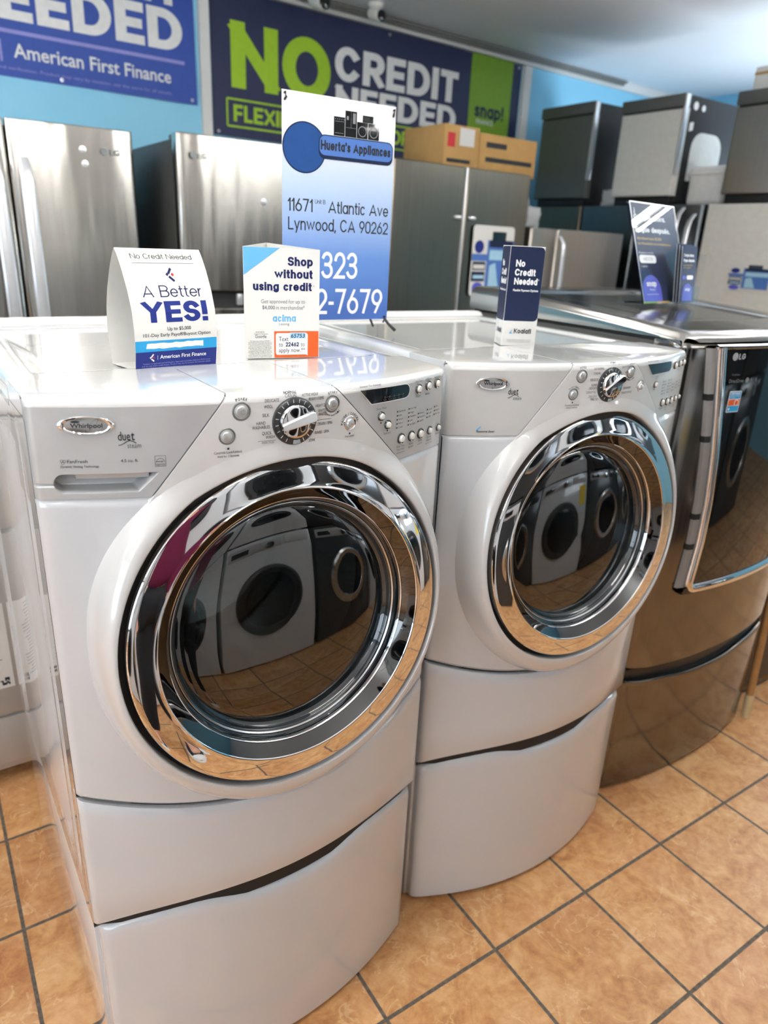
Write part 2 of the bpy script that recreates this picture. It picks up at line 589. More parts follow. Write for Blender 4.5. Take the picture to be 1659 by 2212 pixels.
# a plain geometric stroke alphabet for the bold lettering: name -> (width, strokes), cap height 1
def _arc(cx, cy, rx, ry, a0, a1, n=12):
    return [(cx + rx * math.cos(math.radians(a0 + (a1 - a0) * i / n)), cy + ry * math.sin(math.radians(a0 + (a1 - a0) * i / n))) for i in range(n + 1)]
X = 0.70
_bowl = _arc(0.5, X / 2, 0.5, X / 2, 0, 360, 24)
GLY = {
 'A': (.76, [[(0, 0), (.5, 1), (1, 0)], [(.2, .27), (.8, .27)]]),
 'B': (.66, [[(0, 0), (0, 1)], [(0, 1), (.55, 1)] + _arc(.55, .765, .37, .235, 90, -90) + [(0, .53)], [(0, .53), (.6, .53)] + _arc(.6, .265, .4, .265, 90, -90) + [(0, 0)]]),
 'C': (.74, [_arc(.5, .5, .5, .5, 42, 318, 24)]),
 'D': (.74, [[(0, 0), (0, 1)], [(0, 1), (.4, 1)] + _arc(.4, .5, .6, .5, 90, -90, 18) + [(0, 0)]]),
 'E': (.58, [[(0, 0), (0, 1)], [(0, 1), (1, 1)], [(0, .5), (.9, .5)], [(0, 0), (1, 0)]]),
 'F': (.56, [[(0, 0), (0, 1)], [(0, 1), (1, 1)], [(0, .48), (.88, .48)]]),
 'G': (.78, [_arc(.5, .5, .5, .5, 42, 335, 24) + [(1, .46)], [(1, .46), (.58, .46)]]),
 'H': (.70, [[(0, 0), (0, 1)], [(1, 0), (1, 1)], [(0, .5), (1, .5)]]),
 'I': (.0, [[(0, 0), (0, 1)]]),
 'J': (.5, [[(1, 1), (1, .3)] + _arc(.5, .3, .5, .3, 0, -170)]),
 'K': (.66, [[(0, 0), (0, 1)], [(1, 1), (.05, .42)], [(.30, .58), (1, 0)]]),
 'L': (.52, [[(0, 1), (0, 0)], [(0, 0), (1, 0)]]),
 'M': (.88, [[(0, 0), (0, 1)], [(0, 1), (.5, .3), (1, 1)], [(1, 1), (1, 0)]]),
 'N': (.74, [[(0, 0), (0, 1)], [(0, 1), (1, 0)], [(1, 0), (1, 1)]]),
 'O': (.84, [_arc(.5, .5, .5, .5, 0, 360, 32)]),
 'P': (.62, [[(0, 0), (0, 1)], [(0, 1), (.55, 1)] + _arc(.55, .71, .45, .29, 90, -90) + [(0, .42)]]),
 'Q': (.84, [_arc(.5, .5, .5, .5, 0, 360, 32), [(.6, .25), (1, -.08)]]),
 'R': (.64, [[(0, 0), (0, 1)], [(0, 1), (.55, 1)] + _arc(.55, .72, .45, .28, 90, -90) + [(0, .44)], [(.5, .44), (1, 0)]]),
 'S': (.60, [_arc(.5, .75, .48, .25, 25, 270, 14) + _arc(.5, .25, .5, .25, 85, -155, 14)]),
 'T': (.62, [[(.5, 0), (.5, 1)], [(0, 1), (1, 1)]]),
 'U': (.68, [[(0, 1), (0, .36)] + _arc(.5, .36, .5, .36, 180, 360, 16) + [(1, 1)]]),
 'V': (.74, [[(0, 1), (.5, 0), (1, 1)]]),
 'W': (1.06, [[(0, 1), (.26, 0), (.5, 1), (.74, 0), (1, 1)]]),
 'X': (.68, [[(0, 0), (1, 1)], [(0, 1), (1, 0)]]),
 'Y': (.70, [[(0, 1), (.5, .42), (1, 1)], [(.5, .42), (.5, 0)]]),
 'Z': (.62, [[(0, 1), (1, 1), (0, 0), (1, 0)]]),
 'a': (.56, [_bowl, [(1, 0), (1, X)]]),
 'b': (.56, [_bowl, [(0, 0), (0, 1)]]),
 'c': (.52, [_arc(.5, X / 2, .5, X / 2, 45, 315, 18)]),
 'd': (.56, [_bowl, [(1, 0), (1, 1)]]),
 'e': (.56, [[(0.03, X / 2), (1, X / 2)] + _arc(.5, X / 2, .5, X / 2, 0, 318, 20)]),
 'f': (.30, [[(.42, 0), (.42, .78)] + _arc(.95, .78, .53, .22, 180, 95, 6), [(0, X), (.95, X)]]),
 'g': (.56, [_bowl, [(1, X), (1, .02)] + _arc(.5, .02, .5, .28, 0, -150, 12)]),
 'h': (.52, [[(0, 0), (0, 1)], [(0, .40)] + _arc(.5, .40, .5, .30, 180, 0, 12) + [(1, 0)]]),
 'i': (.0, [[(0, 0), (0, X)], [(0, .97), (0, .985)]]),
 'j': (.12, [[(1, X), (1, -.15), (0, -.26)], [(1, .97), (1, .985)]]),
 'k': (.50, [[(0, 0), (0, 1)], [(1, X), (.05, .28)], [(.35, .42), (1, 0)]]),
 'l': (.0, [[(0, 0), (0, 1)]]),
 'm': (.88, [[(0, 0), (0, X)], [(0, .44)] + _arc(.25, .44, .25, .26, 180, 0, 10) + [(.5, 0)], [(.5, .44)] + _arc(.75, .44, .25, .26, 180, 0, 10) + [(1, 0)]]),
 'n': (.52, [[(0, 0), (0, X)], [(0, .40)] + _arc(.5, .40, .5, .30, 180, 0, 12) + [(1, 0)]]),
 'o': (.58, [_bowl]),
 'p': (.56, [_bowl, [(0, -.28), (0, X)]]),
 'q': (.56, [_bowl, [(1, -.28), (1, X)]]),
 'r': (.30, [[(0, 0), (0, X)], [(0, .38)] + _arc(.9, .38, .9, .32, 180, 95, 8)]),
 's': (.44, [_arc(.5, .525, .46, .175, 25, 270, 12) + _arc(.5, .175, .5, .175, 85, -155, 12)]),
 't': (.32, [[(.4, .95), (.4, .2)] + _arc(.9, .2, .5, .2, 180, 275, 6), [(0, X), (.95, X)]]),
 'u': (.52, [[(0, X), (0, .30)] + _arc(.5, .30, .5, .30, 180, 360, 12) + [(1, X)], [(1, 0), (1, X)]]),
 'v': (.54, [[(0, X), (.5, 0), (1, X)]]),
 'w': (.82, [[(0, X), (.26, 0), (.5, X), (.74, 0), (1, X)]]),
 'x': (.52, [[(0, 0), (1, X)], [(0, X), (1, 0)]]),
 'y': (.54, [[(0, X), (.5, 0)], [(1, X), (.30, -.28)]]),
 'z': (.46, [[(0, X), (1, X), (0, 0), (1, 0)]]),
 '0': (.58, [_arc(.5, .70, .5, .30, 0, 180, 14) + _arc(.5, .30, .5, .30, 180, 360, 14) + [(1, .70)]]),
 '1': (.26, [[(1, 0), (1, 1)], [(1, 1), (0, .78)]]),
 '2': (.56, [_arc(.5, .70, .5, .30, 170, -35, 14) + [(0, 0), (1, 0)]]),
 '3': (.56, [_arc(.48, .76, .46, .24, 160, -90, 12) + [(.3, .53)], [(.3, .53)] + _arc(.48, .265, .52, .265, 90, -160, 14)]),
 '4': (.62, [[(.72, 0), (.72, 1)], [(.72, 1), (0, .27), (1, .27)]]),
 '5': (.56, [[(.92, 1), (.12, 1), (.06, .55)] + _arc(.48, .31, .52, .31, 120, -155, 14)]),
 '6': (.58, [_arc(.5, .31, .5, .31, 0, 360, 22), [(.02, .36), (.62, 1)]]),
 '7': (.54, [[(0, 1), (1, 1), (.35, 0)]]),
 '8': (.58, [_arc(.5, .76, .44, .24, 0, 360, 20), _arc(.5, .26, .5, .26, 0, 360, 20)]),
 '9': (.58, [_arc(.5, .69, .5, .31, 0, 360, 22), [(.98, .64), (.38, 0)]]),
 '!': (.0, [[(0, .40), (0, 1)], [(0, 0), (0, .01)]]),
 '.': (.0, [[(0, 0), (0, .005)]]),
 ',': (.06, [[(1, .02), (0, -.14)]]),
 "'": (.0, [[(0, .82), (0, 1)]]),
 '*': (.16, [[(.5, .86), (.5, 1)], [(0, .93), (1, .93)]]),
 '-': (.26, [[(0, .42), (1, .42)]]),
 '$': (.56, [_arc(.5, .75, .48, .25, 25, 270, 14) + _arc(.5, .25, .5, .25, 85, -155, 14), [(.5, -.1), (.5, 1.1)]]),
 '\u00bf': (.40, [[(.5, .70), (.5, .42), (0, .12), (.5, -.12), (1, .05)], [(.5, .97), (.5, .985)]]),
}
GLY['\u00e9'] = (.56, GLY['e'][1] + [[(.45, .88), (.8, 1.05)]])

def _thick(pts, wt):
    """outline strip of one stroke, mitred joints and square ends"""
    closed = math.hypot(pts[0][0] - pts[-1][0], pts[0][1] - pts[-1][1]) < 1e-6 and len(pts) > 3
    P = [p for i, p in enumerate(pts) if i == 0 or math.hypot(p[0] - pts[i - 1][0], p[1] - pts[i - 1][1]) > 1e-6]
    if closed:
        P = P[:-1] if math.hypot(P[0][0] - P[-1][0], P[0][1] - P[-1][1]) < 1e-6 else P
    n = len(P)
    h = wt / 2
    def d(a, b):
        l = math.hypot(b[0] - a[0], b[1] - a[1]) or 1e-9
        return ((b[0] - a[0]) / l, (b[1] - a[1]) / l)
    if not closed:
        d0, d1 = d(P[0], P[1]), d(P[-2], P[-1])
        P[0] = (P[0][0] - d0[0] * h, P[0][1] - d0[1] * h)
        P[-1] = (P[-1][0] + d1[0] * h, P[-1][1] + d1[1] * h)
    L = []
    for i in range(n):
        a = d(P[i - 1], P[i]) if (i > 0 or closed) else d(P[0], P[1])
        b = d(P[i], P[(i + 1) % n]) if (i < n - 1 or closed) else a
        m = (-(a[1] + b[1]), a[0] + b[0]); l = math.hypot(*m) or 1e-9
        m = (m[0] / l, m[1] / l)
        k = h / max(0.38, m[0] * -b[1] + m[1] * b[0])
        L.append(((P[i][0] + m[0] * k, P[i][1] + m[1] * k), (P[i][0] - m[0] * k, P[i][1] - m[1] * k)))
    v = [q for pr in L for q in pr]
    f = [[2 * i, 2 * ((i + 1) % n), 2 * ((i + 1) % n) + 1, 2 * i + 1] for i in range(n if closed else n - 1)]
    return v, f

_sc = {}
def _stroke_text(body, wt, gap=0.07):
    key = (body, wt, gap)
    if key in _sc:
        return _sc[key]
    V, F, x = [], [], 0.0
    for ch in body:
        if ch == ' ' or ch not in GLY:
            x += 0.30 + gap; continue
        w, st = GLY[ch]
        w = w * (1 + 0.10 * (wt - 0.12))
        iw = max(0.0, w - wt) if w > 0 else 0.0
        if 0 < w: iw = max(iw, w * 0.45)
        top = 1.0 if ch not in 'acemnorsuvwxz' else None
        for k_, s in enumerate(st):
            pts = [(x + wt / 2 + px * iw, wt / 2 + py * (1 - wt)) for px, py in s]
            v, f = _thick(pts, wt)
            ys = [p[1] for p in pts]
            lo, hi = min(ys) - wt / 2, max(ys) + wt / 2
            v = [(a, min(max(b, lo), hi)) for a, b in v]
            o = len(V)
            V += [(a, b, float(k_)) for a, b in v]; F += [[i + o for i in q] for q in f]
        x += iw + wt + gap
    _sc[key] = (V, F)
    return _sc[key]

_cap = [None]
def text(body, x, y, h, w=None, align='L', bold=0.0, shear=0.0, rot=0.0, wt=None):
    """flat lettering of cap height h with its baseline at y; w forces the width; bold (or wt) picks the stroke alphabet"""
    if wt is None and bold >= 0.025:
        wt = 0.13 + bold * 1.75
    if wt is not None:
        v, f = _stroke_text(body, wt)
        x0, x1 = min(p[0] for p in v), max(p[0] for p in v)
        kx = h if w is None else w / (x1 - x0)
        ox = {'L': 0.0, 'C': -0.5, 'R': -1.0}[align] * (x1 - x0) * kx
        c, s = math.cos(rot), math.sin(rot)
        out = []
        for px, py, lay in v:
            a, b = (px - x0) * kx + ox + shear * py * h, py * h
            out.append((x + a * c - b * s, y + a * s + b * c, lay))
        return out, f
    if _cap[0] is None:
        _cap[0] = max(p[1] for p in _raw('H', 0.0, 0.0)[0])
    v, f = _raw(body, bold, shear)
    k = h / _cap[0]
    x0, x1 = min(p[0] for p in v), max(p[0] for p in v)
    kx = k if w is None else w / (x1 - x0)
    W = (x1 - x0) * kx
    ox = {'L': 0.0, 'C': -W / 2, 'R': -W}[align]
    c, s = math.cos(rot), math.sin(rot)
    out = []
    for px, py in v:
        a, b = (px - x0) * kx + ox, py * k
        out.append((x + a * c - b * s, y + a * s + b * c))
    return out, f

def arc_text(body, cx, cy, r, h, mid, bold=0.0, cw=True, kx=0.8):
    """letters set round a circle, centred on angle mid (degrees)"""
    V, F = [], []
    adv = h * 1.0 * kx
    tot = sum(adv * (0.55 if ch in ' I/' else 1.0) for ch in body)
    pos = -tot / 2
    for ch in body:
        a = adv * (0.55 if ch in ' I/' else 1.0)
        if ch != ' ':
            t = math.radians(mid) + (-1 if cw else 1) * (pos + a / 2) / r
            vv, ff = text(ch, cx + r * math.cos(t), cy + r * math.sin(t), h, w=a * 0.82 if ch not in 'I/' else None, align='C', bold=bold,
                          rot=t - PI / 2 if cw else t + PI / 2)
            o = len(V)
            V += vv; F += [[i + o for i in f] for f in ff]
        pos += a
    return V, F

# ------------------------------------------------------------------ room shell
CEIL = 2.82
WALL_AZ = math.radians(3.0)
WU = Vector((math.cos(WALL_AZ), math.sin(WALL_AZ), 0)); WN = Vector((-math.sin(WALL_AZ), math.cos(WALL_AZ), 0)); W0 = Vector((0, 3.15, 0))
def on_wall(s, z, d=0.0):
    """a point on the back wall, s along it, d in front of it"""
    return W0 + WU * s - WN * d + Vector((0, 0, z))

def plane_box(name, mat, lo, hi, kind='structure'):
    o = MB(mat).box(lo, hi).build(name, smooth=False)
    o['kind'] = kind
    return o

plane_box('floor', 'floor', (-4.9, -6.2, -0.12), (6.2, 3.75, 0.0))
plane_box('ceiling', 'ceiling', (-4.9, -6.2, CEIL), (6.2, 3.75, CEIL + 0.1))
mb = MB('wall_blue')
mb.prism([(-4.95, 0), (6.1, 0), (6.1, CEIL), (-4.95, CEIL)], 0.0, -0.12, lambda a, b, c: on_wall(a, b, c))
mb.build('wall_back', smooth=False)['kind'] = 'structure'
plane_box('wall_right', 'wall_blue', (5.85, -6.1, 0), (5.97, 3.455, CEIL))
# left wall is a glazed storefront over a low sill wall
mb = MB('wall_white'); mb.box((-4.62, -6.1, 0), (-4.5, 3.0, 0.45)); mb.box((-4.62, -6.1, 2.65), (-4.5, 3.0, CEIL)); mb.box((-4.62, 0.2, 0.4), (-4.5, 3.0, 2.7))
mb.build('wall_left', smooth=False)['kind'] = 'structure'
plane_box('wall_front', 'wall_white', (-4.62, -6.12, 0), (5.97, -6.0, CEIL))
mb = MB('black_plastic')
for y in (-5.95, -4.4, -2.85, -1.3, 0.17):
    mb.box((-4.6, y - 0.03, 0.45), (-4.52, y + 0.03, 2.65))
for z in (0.47, 1.9, 2.63):
    mb.box((-4.6, -5.95, z - 0.025), (-4.52, 0.2, z + 0.025))
mb.build('window_1', smooth=False)['kind'] = 'structure'
mb = MB('black_plastic')  # frame added round the ceiling fill, on a solid wall
for y in (-0.1, 0.95, 2.0):
    mb.box((5.78, y - 0.03, 0.65), (5.84, y + 0.03, 2.3))
for z in (0.67, 2.28):
    mb.box((5.78, -0.1, z - 0.025), (5.84, 2.0, z + 0.025))
mb.build('fill_light_frame', smooth=False)['kind'] = 'structure'
# white batten between the two banners, white strip under the ceiling
def wall_strip(name, mat, s0, z0, s1, z1, d=0.02):
    mb = MB(mat)
    mb.prism([(s0, z0), (s1, z0), (s1, z1), (s0, z1)], 0.0, d, lambda a, b, c: on_wall(a, b, c))
    o = mb.build(name, smooth=False); o['kind'] = 'structure'
    return o
wall_strip('trim_1', 'trim_white', 1.418, 0.0, 1.472, CEIL, 0.03)
wall_strip('trim_2', 'trim_white', 3.835, 0.0, 3.905, CEIL - 0.055, 0.03)
wall_strip('trim_3', 'trim_white', -4.9, CEIL - 0.05, 5.82, CEIL, 0.035)

# ------------------------------------------------------------------ fluorescent fixtures
def fixture(x, y, rz, low=0.0):
    """bare twin-tube batten hung a little under the ceiling"""
    t = empty('ceiling_light', (x, y, CEIL), rz)
    mb = MB('fixture'); mb.box((-0.62, -0.028, -0.27 - low), (0.62, 0.028, -0.225 - low), 0.006)
    for q in (-0.45, 0.45): mb.box((q - 0.006, -0.006, -0.23 - low), (q + 0.006, 0.006, 0.0))
    for q in (-0.605, 0.605): mb.box((q - 0.012, -0.085, -0.268 - low), (q + 0.012, 0.085, -0.235 - low), 0.004)
    mb.build('housing', t)
    for s in (-1, 1):
        mb = MB('tube'); mb.tube([(-0.59, s * 0.062, -0.252 - low), (0.59, s * 0.062, -0.252 - low)], 0.016, 10)
        mb.build('tube', t)
    return t
for (x, y, rz, low), where in (((-2.4, -0.15, 0, 0.3), 'over the floor left of the white machines'), ((0.0, -0.15, 0, 0.3), 'above the white washer'), ((2.2, -0.15, 0, 0.3), 'above the grey steel washer'),
                               ((-0.6, 1.9, 0, 0.1), 'before the back wall over the left fridge'), ((1.2, 1.0, 0, 0.15), 'over the gap between washers and fridges'), ((3.95, 0.55, PI / 2, 0.1), 'crosswise, before the dishwashers, added for light'),  # the crosswise one is an added unseen batten that lifts the ceiling
                               ((-2.4, -2.6, 0, 0.3), 'behind the photographer, storefront end'), ((0.3, -2.6, 0, 0.3), 'behind the photographer, over stacked machines'), ((3.0, -2.6, 0, 0.3), 'at the far end of the aisle')):
    tag(fixture(x, y, rz, low), 'white fluorescent strip light hung from the ceiling ' + where, 'ceiling light', 'ceiling strip lights')

# ------------------------------------------------------------------ the white front loaders
MW, BUL, ZT = 0.686, 0.085, 1.362
def yf(x, r=0.008):
    h = MW / 2
    y = -BUL * (1 - ((x - h) / h) ** 2)
    e = min(x, MW - x)
    if e < r:
        e = max(e, 0)
        y += r - math.sqrt(max(0, r * r - (r - e) ** 2))
    return y
DC = (0.347, -0.086, 0.978)          # middle of the door
TILT = 0.08
def door_pt(r, a, h):
    """ring round the door axis; h stands out towards the aisle"""
    cx, cy, cz = DC
    u = (math.cos(a), math.sin(a) * math.sin(TILT), math.sin(a) * math.cos(TILT))
    n = (0, -math.cos(TILT), math.sin(TILT))
    return (cx + r * u[0] + h * n[0], cy + r * u[1] + h * n[1], cz + r * u[2] + h * n[2])
def dl(z): return 0.243 - (ZT - z) * 0.755
def dr(z): return 0.410 + (ZT - z) * 1.035
def fp(eps=0.0006):
    """print on the bulged front"""
    return lambda x, z: (x, yf(x) - eps, z)

def smooth(a, b, x):
    t = np.clip((x - a) / (b - a), 0, 1)
    return t * t * (3 - 2 * t)

def console_patch(mb, xl, xr, zlo, yoff, mi, nx=36, yback=0.135, rt=0.013, depth=None, nz=14, top_mi=None, foot=None):
    """front of the console from zlo up, rolled over the top edge and back along the top"""
    def zstart(u):
        if foot is None:
            return zlo
        z = zlo
        while z < 1.30:
            x = xl(z) + (xr(z) - xl(z)) * u
            if math.hypot(x - DC[0], z - DC[2]) > foot: break
            z += 0.001
        return z
    z0s = [zstart(i / nx) for i in range(nx + 1)]
    def row(t, dy, yb=None, ztop=None, dz=0.0):
        out = []
        for i in range(nx + 1):
            z = z0s[i] + (ZT - rt - z0s[i]) * t if ztop is None else ztop
            x = xl(z) + (xr(z) - xl(z)) * i / nx
            y = yf(x) + yoff + dy
            if yb is not None:
                y = y + (yback - y) * yb
            if depth is not None and ztop is None and dy == 0:
                y += depth(x, z)
            out.append((x, y, z + dz))
        return out
    front = [row(0, 0.02)] + [row(i / nz, 0) for i in range(nz + 1)]
    roll = [front[-1]]
    for i in range(1, 7):
        a = PI / 2 * i / 6
        roll.append(row(1, rt * (1 - math.cos(a)) + 1e-9, None, ZT - rt + rt * math.sin(a)))
    for i in range(1, 5):
        roll.append(row(1, rt, i / 4, ZT))
    # side returns so that the joints read as gaps
    front = [[(r[0][0], r[0][1] + 0.02, r[0][2])] + r + [(r[-1][0], r[-1][1] + 0.02, r[-1][2])] for r in front]
    roll = [[(r[0][0], r[0][1] + 0.02 * (k < 6), r[0][2] - 0.01 * (k >= 4))] + r + [(r[-1][0], r[-1][1] + 0.02 * (k < 6), r[-1][2] - 0.01 * (k >= 4))] for k, r in enumerate(roll)]
    mb.grid(front, mi)
    mb.grid(roll, mi if top_mi is None else top_mi)

def handle_depth(x, z):
    # recessed grip of the soap drawer: rounded left end, slanted right end
    r = 0.0135
    cz = 1.2455
    d_top = 1.2588 - z; d_bot = z - 1.2322
    d_r = ((0.150 - x) - (1.2588 - z) * 1.02) * 0.7
    if x < 0.036:
        d = r - math.hypot(x - 0.036, z - cz)
    else:
        d = min(d_top, d_bot, d_r)
    t = min(max(d / 0.0055, 0), 1)
    t = t * t * (3 - 2 * t)
    g = 0.0
    if x < 0.024:                    # joint between the drawer face and the rail under it
        q = abs(z - 1.2435)
        g = 0.004 * max(0, 1 - q / 0.0022)
    return 0.026 * t + g

def button(par, x, z, r, ring_m, cap_m, h=0.006, name='button'):
    mb = MB(ring_m, cap_m)
    y0 = yf(x)
    # facing along the local normal
    nx = 2 * BUL * (x - MW / 2) / (MW / 2) ** 2
    n = Vector((nx, -1, 0)).normalized(); t = Vector((-n.y, n.x, 0)) * 1.0
    t = Vector((1, nx, 0)).normalized()
    c = Vector((x, y0, z))
    fn = lambda rr, a, hh: tuple(c + t * rr * math.cos(a) + Vector((0, 0, 1)) * rr * math.sin(a) + n * hh)
    mb.lathe([(r, -0.002), (r, 0.0015), (r * 0.92, 0.0025), (r * 0.72, 0.001), (r * 0.70, -0.001)], fn, 28, 0)
    mb.lathe([(r * 0.69, -0.001), (r * 0.67, h * 0.6), (r * 0.55, h * 0.95), (r * 0.3, h * 1.1), (0.0001, h * 1.12)], fn, 24, 1)
    return mb, fn

def front_loader(name, ox, oy, yaw, zb, kind):
    root = empty(name, (ox, oy, zb), yaw)
    OFF = (0, 0, -zb)
    B = lambda mb, nm, p=root, **k: mb.build(nm, p, OFF, **k)
    zs_c, zs_m = 0.716, 0.655                       # joint under the front panel: at the corners, in the middle
    zseam = lambda x: zs_c - (zs_c - zs_m) * (1 - ((x - MW / 2) / (MW / 2)) ** 2)
    zk_c, zk_m = 0.436, 0.466
    zkick = lambda x: zk_c + (zk_m - zk_c) * (1 - ((x - MW / 2) / (MW / 2)) ** 4)
    # ---- cabinet: pressed side walls, open at the front
    prof = [(0.0, 0.0095), (0.0, 0.055), (0.004, 0.062), (0.004, 0.080), (0.0, 0.088), (0.0, 0.105), (0.006, 0.118), (0.006, 0.165), (0.0, 0.180), (0.0, 0.60), (0.006, 0.62), (0.006, 0.68), (0.0, 0.70), (0.0, 0.775), (0.008, 0.79)]
    z0, z1 = zk_c - 0.012, ZT - 0.03
    mb = MB('enamel', 'dark_gap')
    ring_ = [(x, y) for x, y in prof] + [(MW - x, y) for x, y in reversed(prof)]
    lo_b, hi_b = z0 + 0.075, z1 - 0.055
    def ridge(q, f):
        x, y = q
        e = min(x, MW - x)
        return (x if f else (0.0 if x < MW / 2 else MW), y)
    rows = []
    for z, f in ((z0, 0), (lo_b, 0), (lo_b + 0.025, 1), (hi_b - 0.025, 1), (hi_b, 0), (z1, 0)):
        rows.append([(*ridge(q, f or min(q[0], MW - q[0]) < 0.0081 and q[1] > 0.78), z) for q in ring_])
    mb.grid(rows, 0)
    mb.add([(MW, 0.0095, z0), (0, 0.0095, z0), (0.008, 0.79, z0), (MW - 0.008, 0.79, z0)], [[0, 1, 2, 3]], 0)
    # flanks beside the console
    for sx in (0.0004, MW - 0.0004):
        mb.add([(sx, 0.010, 1.20), (sx, 0.14, 1.20), (sx, 0.14, ZT - 0.0015), (sx, 0.030, ZT - 0.0008), (sx, 0.021, ZT - 0.0045), (sx, 0.0165, ZT - 0.013)], [[0, 1, 2, 3, 4, 5]], 0)
    # dark liner behind the joints of the front
    xs = [0.006 + (MW - 0.012) * i / 24 for i in range(25)]
    mb.grid([[(x, yf(x) + 0.012, z) for x in xs] for z in (z0 + 0.004, 0.69)], 1)
    mb.grid([[(x, yf(x) + 0.012, z) for x in xs] for z in (1.262, ZT - 0.016)], 1)
    xs_l = [0.156 + (MW - 0.162) * i / 24 for i in range(25)]
    mb.grid([[(x, yf(x) + 0.012, z) for x in xs_l] for z in (1.20, 1.263)], 1)
    mb.grid([[(x, yf(x) + 0.012 + (0.13 - yf(x)) * t, ZT - 0.016) for x in xs] for t in (0, 1)], 1)
    for sx in (0.003, MW - 0.003):
        mb.add([(sx, 0.009, z0), (sx, 0.03, z0), (sx, 0.03, z1), (sx, 0.012, z1)], [[0, 1, 2, 3]], 1)
    B(mb, 'cabinet')
    # ---- top: a lid with a shallow dished field and a raised rear edge
    mb = MB('enamel_white')
    def top_z(x, y):
        e = min(x - 0.045, MW - 0.045 - x, y - 0.165, 0.735 - y)
        z = ZT - 0.001
        z -= 0.005 * float(smooth(0.0, 0.02, np.array(e)))
        z += 0.013 * float(smooth(0.752, 0.775, np.array(y)))
        return z
    xs = [0.0, 0.0, 0.0015, 0.005, 0.012, 0.03] + [0.035 + (MW - 0.07) * i / 60 for i in range(61)] + [MW - 0.03, MW - 0.012, MW - 0.005, MW - 0.0015, MW, MW]
    ys = [0.137 + 0.653 * j / 70 for j in range(71)]
    rows = []
    for j, y in enumerate(ys):
        r = []
        for i, x in enumerate(xs):
            k = min(i, len(xs) - 1 - i)
            drop = {0: 0.04, 1: 0.012, 2: 0.006, 3: 0.0025, 4: 0.0006}.get(k, 0.0)
            r.append((x, y, top_z(x, y) - drop))
        rows.append(r)
    rows = [[(p[0], p[1], p[2] - 0.02) for p in rows[0]]] + rows + [[(p[0], p[1], ZT - 0.04) for p in rows[-1]]]
    mb.grid(rows)
    B(mb, 'top_panel')
    # ---- lower front panel with its hole for the door
    mb = MB('enamel')
    nx, nz = 90, 80
    xs = [0.0002, 0.001, 0.003, 0.006, 0.010, 0.014] + [0.018 + (MW - 0.036) * i / nx for i in range(nx + 1)] + [MW - q for q in (0.014, 0.010, 0.006, 0.003, 0.001, 0.0002)]
    ztop = 1.2222
    V = {}; vs = []; fs = []
    def P(i, j):
        if (i, j) not in V:
            x = xs[i]; a = zseam(x) + 0.003
            z = a + (ztop - a) * j / nz
            V[(i, j)] = len(vs)
            q = 0.0
            if j == 0: q = 0.006
            if j == nz: q = 0.004
            vs.append((x, yf(x) + q, z))
        return V[(i, j)]
    for i in range(len(xs) - 1):
        for j in range(nz):
            x = (xs[i] + xs[i + 1]) / 2; a = zseam(x)
            z = a + (ztop - a) * (j + 0.5) / nz
            if math.hypot(x - DC[0], z - DC[2]) < 0.288:
                continue
            fs.append([P(i, j), P(i + 1, j), P(i + 1, j + 1), P(i, j + 1)])
    mb.add(vs, fs)
    B(mb, 'front_panel')
    # ---- kick panel
    mb = MB('enamel')
    xs2 = [0.0002, 0.001, 0.003, 0.006, 0.010, 0.014] + [0.018 + (MW - 0.036) * i / 40 for i in range(41)] + [MW - q for q in (0.014, 0.010, 0.006, 0.003, 0.001, 0.0002)]
    rows = []
    for t, dy in ((0, 0.03), (0.0, 0.006), (0.012, 0.002), (0.03, 0.0), (0.3, 0.0), (0.6, 0), (0.9, 0.0), (0.97, 0.0015), (0.993, 0.005), (1.0, 0.010), (1.0, 0.03)):
        rows.append([(x, yf(x) - 0.002 + dy, zkick(x) + (zseam(x) - 0.0035 - zkick(x)) * t) for x in xs2])
    rows = [[(r[0][0] - 0.0005, 0.03, r[0][2])] + r + [(r[-1][0] + 0.0005, 0.03, r[-1][2])] for r in rows]
    mb.grid(rows)
    B(mb, 'kick_panel')
    # ---- console: soap drawer / left plate, white centre, grey control plate
    wash = kind == 'washer'
    mb = MB('silver' if wash else 'silver_light', 'enamel_white', 'dark_gap')
    if wash:
        console_patch(mb, lambda z: 0.0006, lambda z: dl(z) - 0.0012, 1.2235, 0.0, 0, nx=170, nz=110, depth=handle_depth, top_mi=1)
        # overhanging lip inside the grip
        mb.grid([[(x, yf(x) + d, z) for x in [0.050 + 0.088 * i / 12 for i in range(13)]] for z, d in ((1.2588, 0.007), (1.2505, 0.009), (1.2492, 0.0105))], 0)
        mb.grid([[(x, yf(x) + d, z) for x in [0.050 + 0.088 * i / 12 for i in range(13)]] for z, d in ((1.2492, 0.0106), (1.2478, 0.022))], 2)  # dark strip painted under the lip in place of shade
    else:
        console_patch(mb, lambda z: 0.0006, lambda z: dl(z) - 0.0012, 1.2235, 0.0, 0, nx=60, nz=10, top_mi=1)
    left = B(mb, 'soap_drawer' if wash else 'console_plate')
    mb = MB('enamel_white')
    console_patch(mb, lambda z: dl(max(z, 1.2)) + 0.0012, lambda z: dr(max(z, 1.2)) - 0.0012, 1.19, -0.0015, 0, nx=60, foot=0.300)
    B(mb, 'console_centre')
    mb = MB('silver' if wash else 'silver_light', 'enamel_white')
    console_patch(mb, lambda z: dr(z) + 0.0012, lambda z: MW - 0.0006, 1.2235, 0.0, 0, nx=40, top_mi=1)
    right = B(mb, 'control_plate')
    # ---- white surround swelling up to the door
    mb = MB('enamel_white')
    rows = []
    n = 120
    rim = [0.0] * 120
    def blend_w(a):
        # 1 where the ring grows out of the console centre, 0 along the flanks
        d = abs(math.degrees(a) - 90.5)
        q = min(1, max(0, (46 - d) / 10))
        return q * q * (3 - 2 * q)
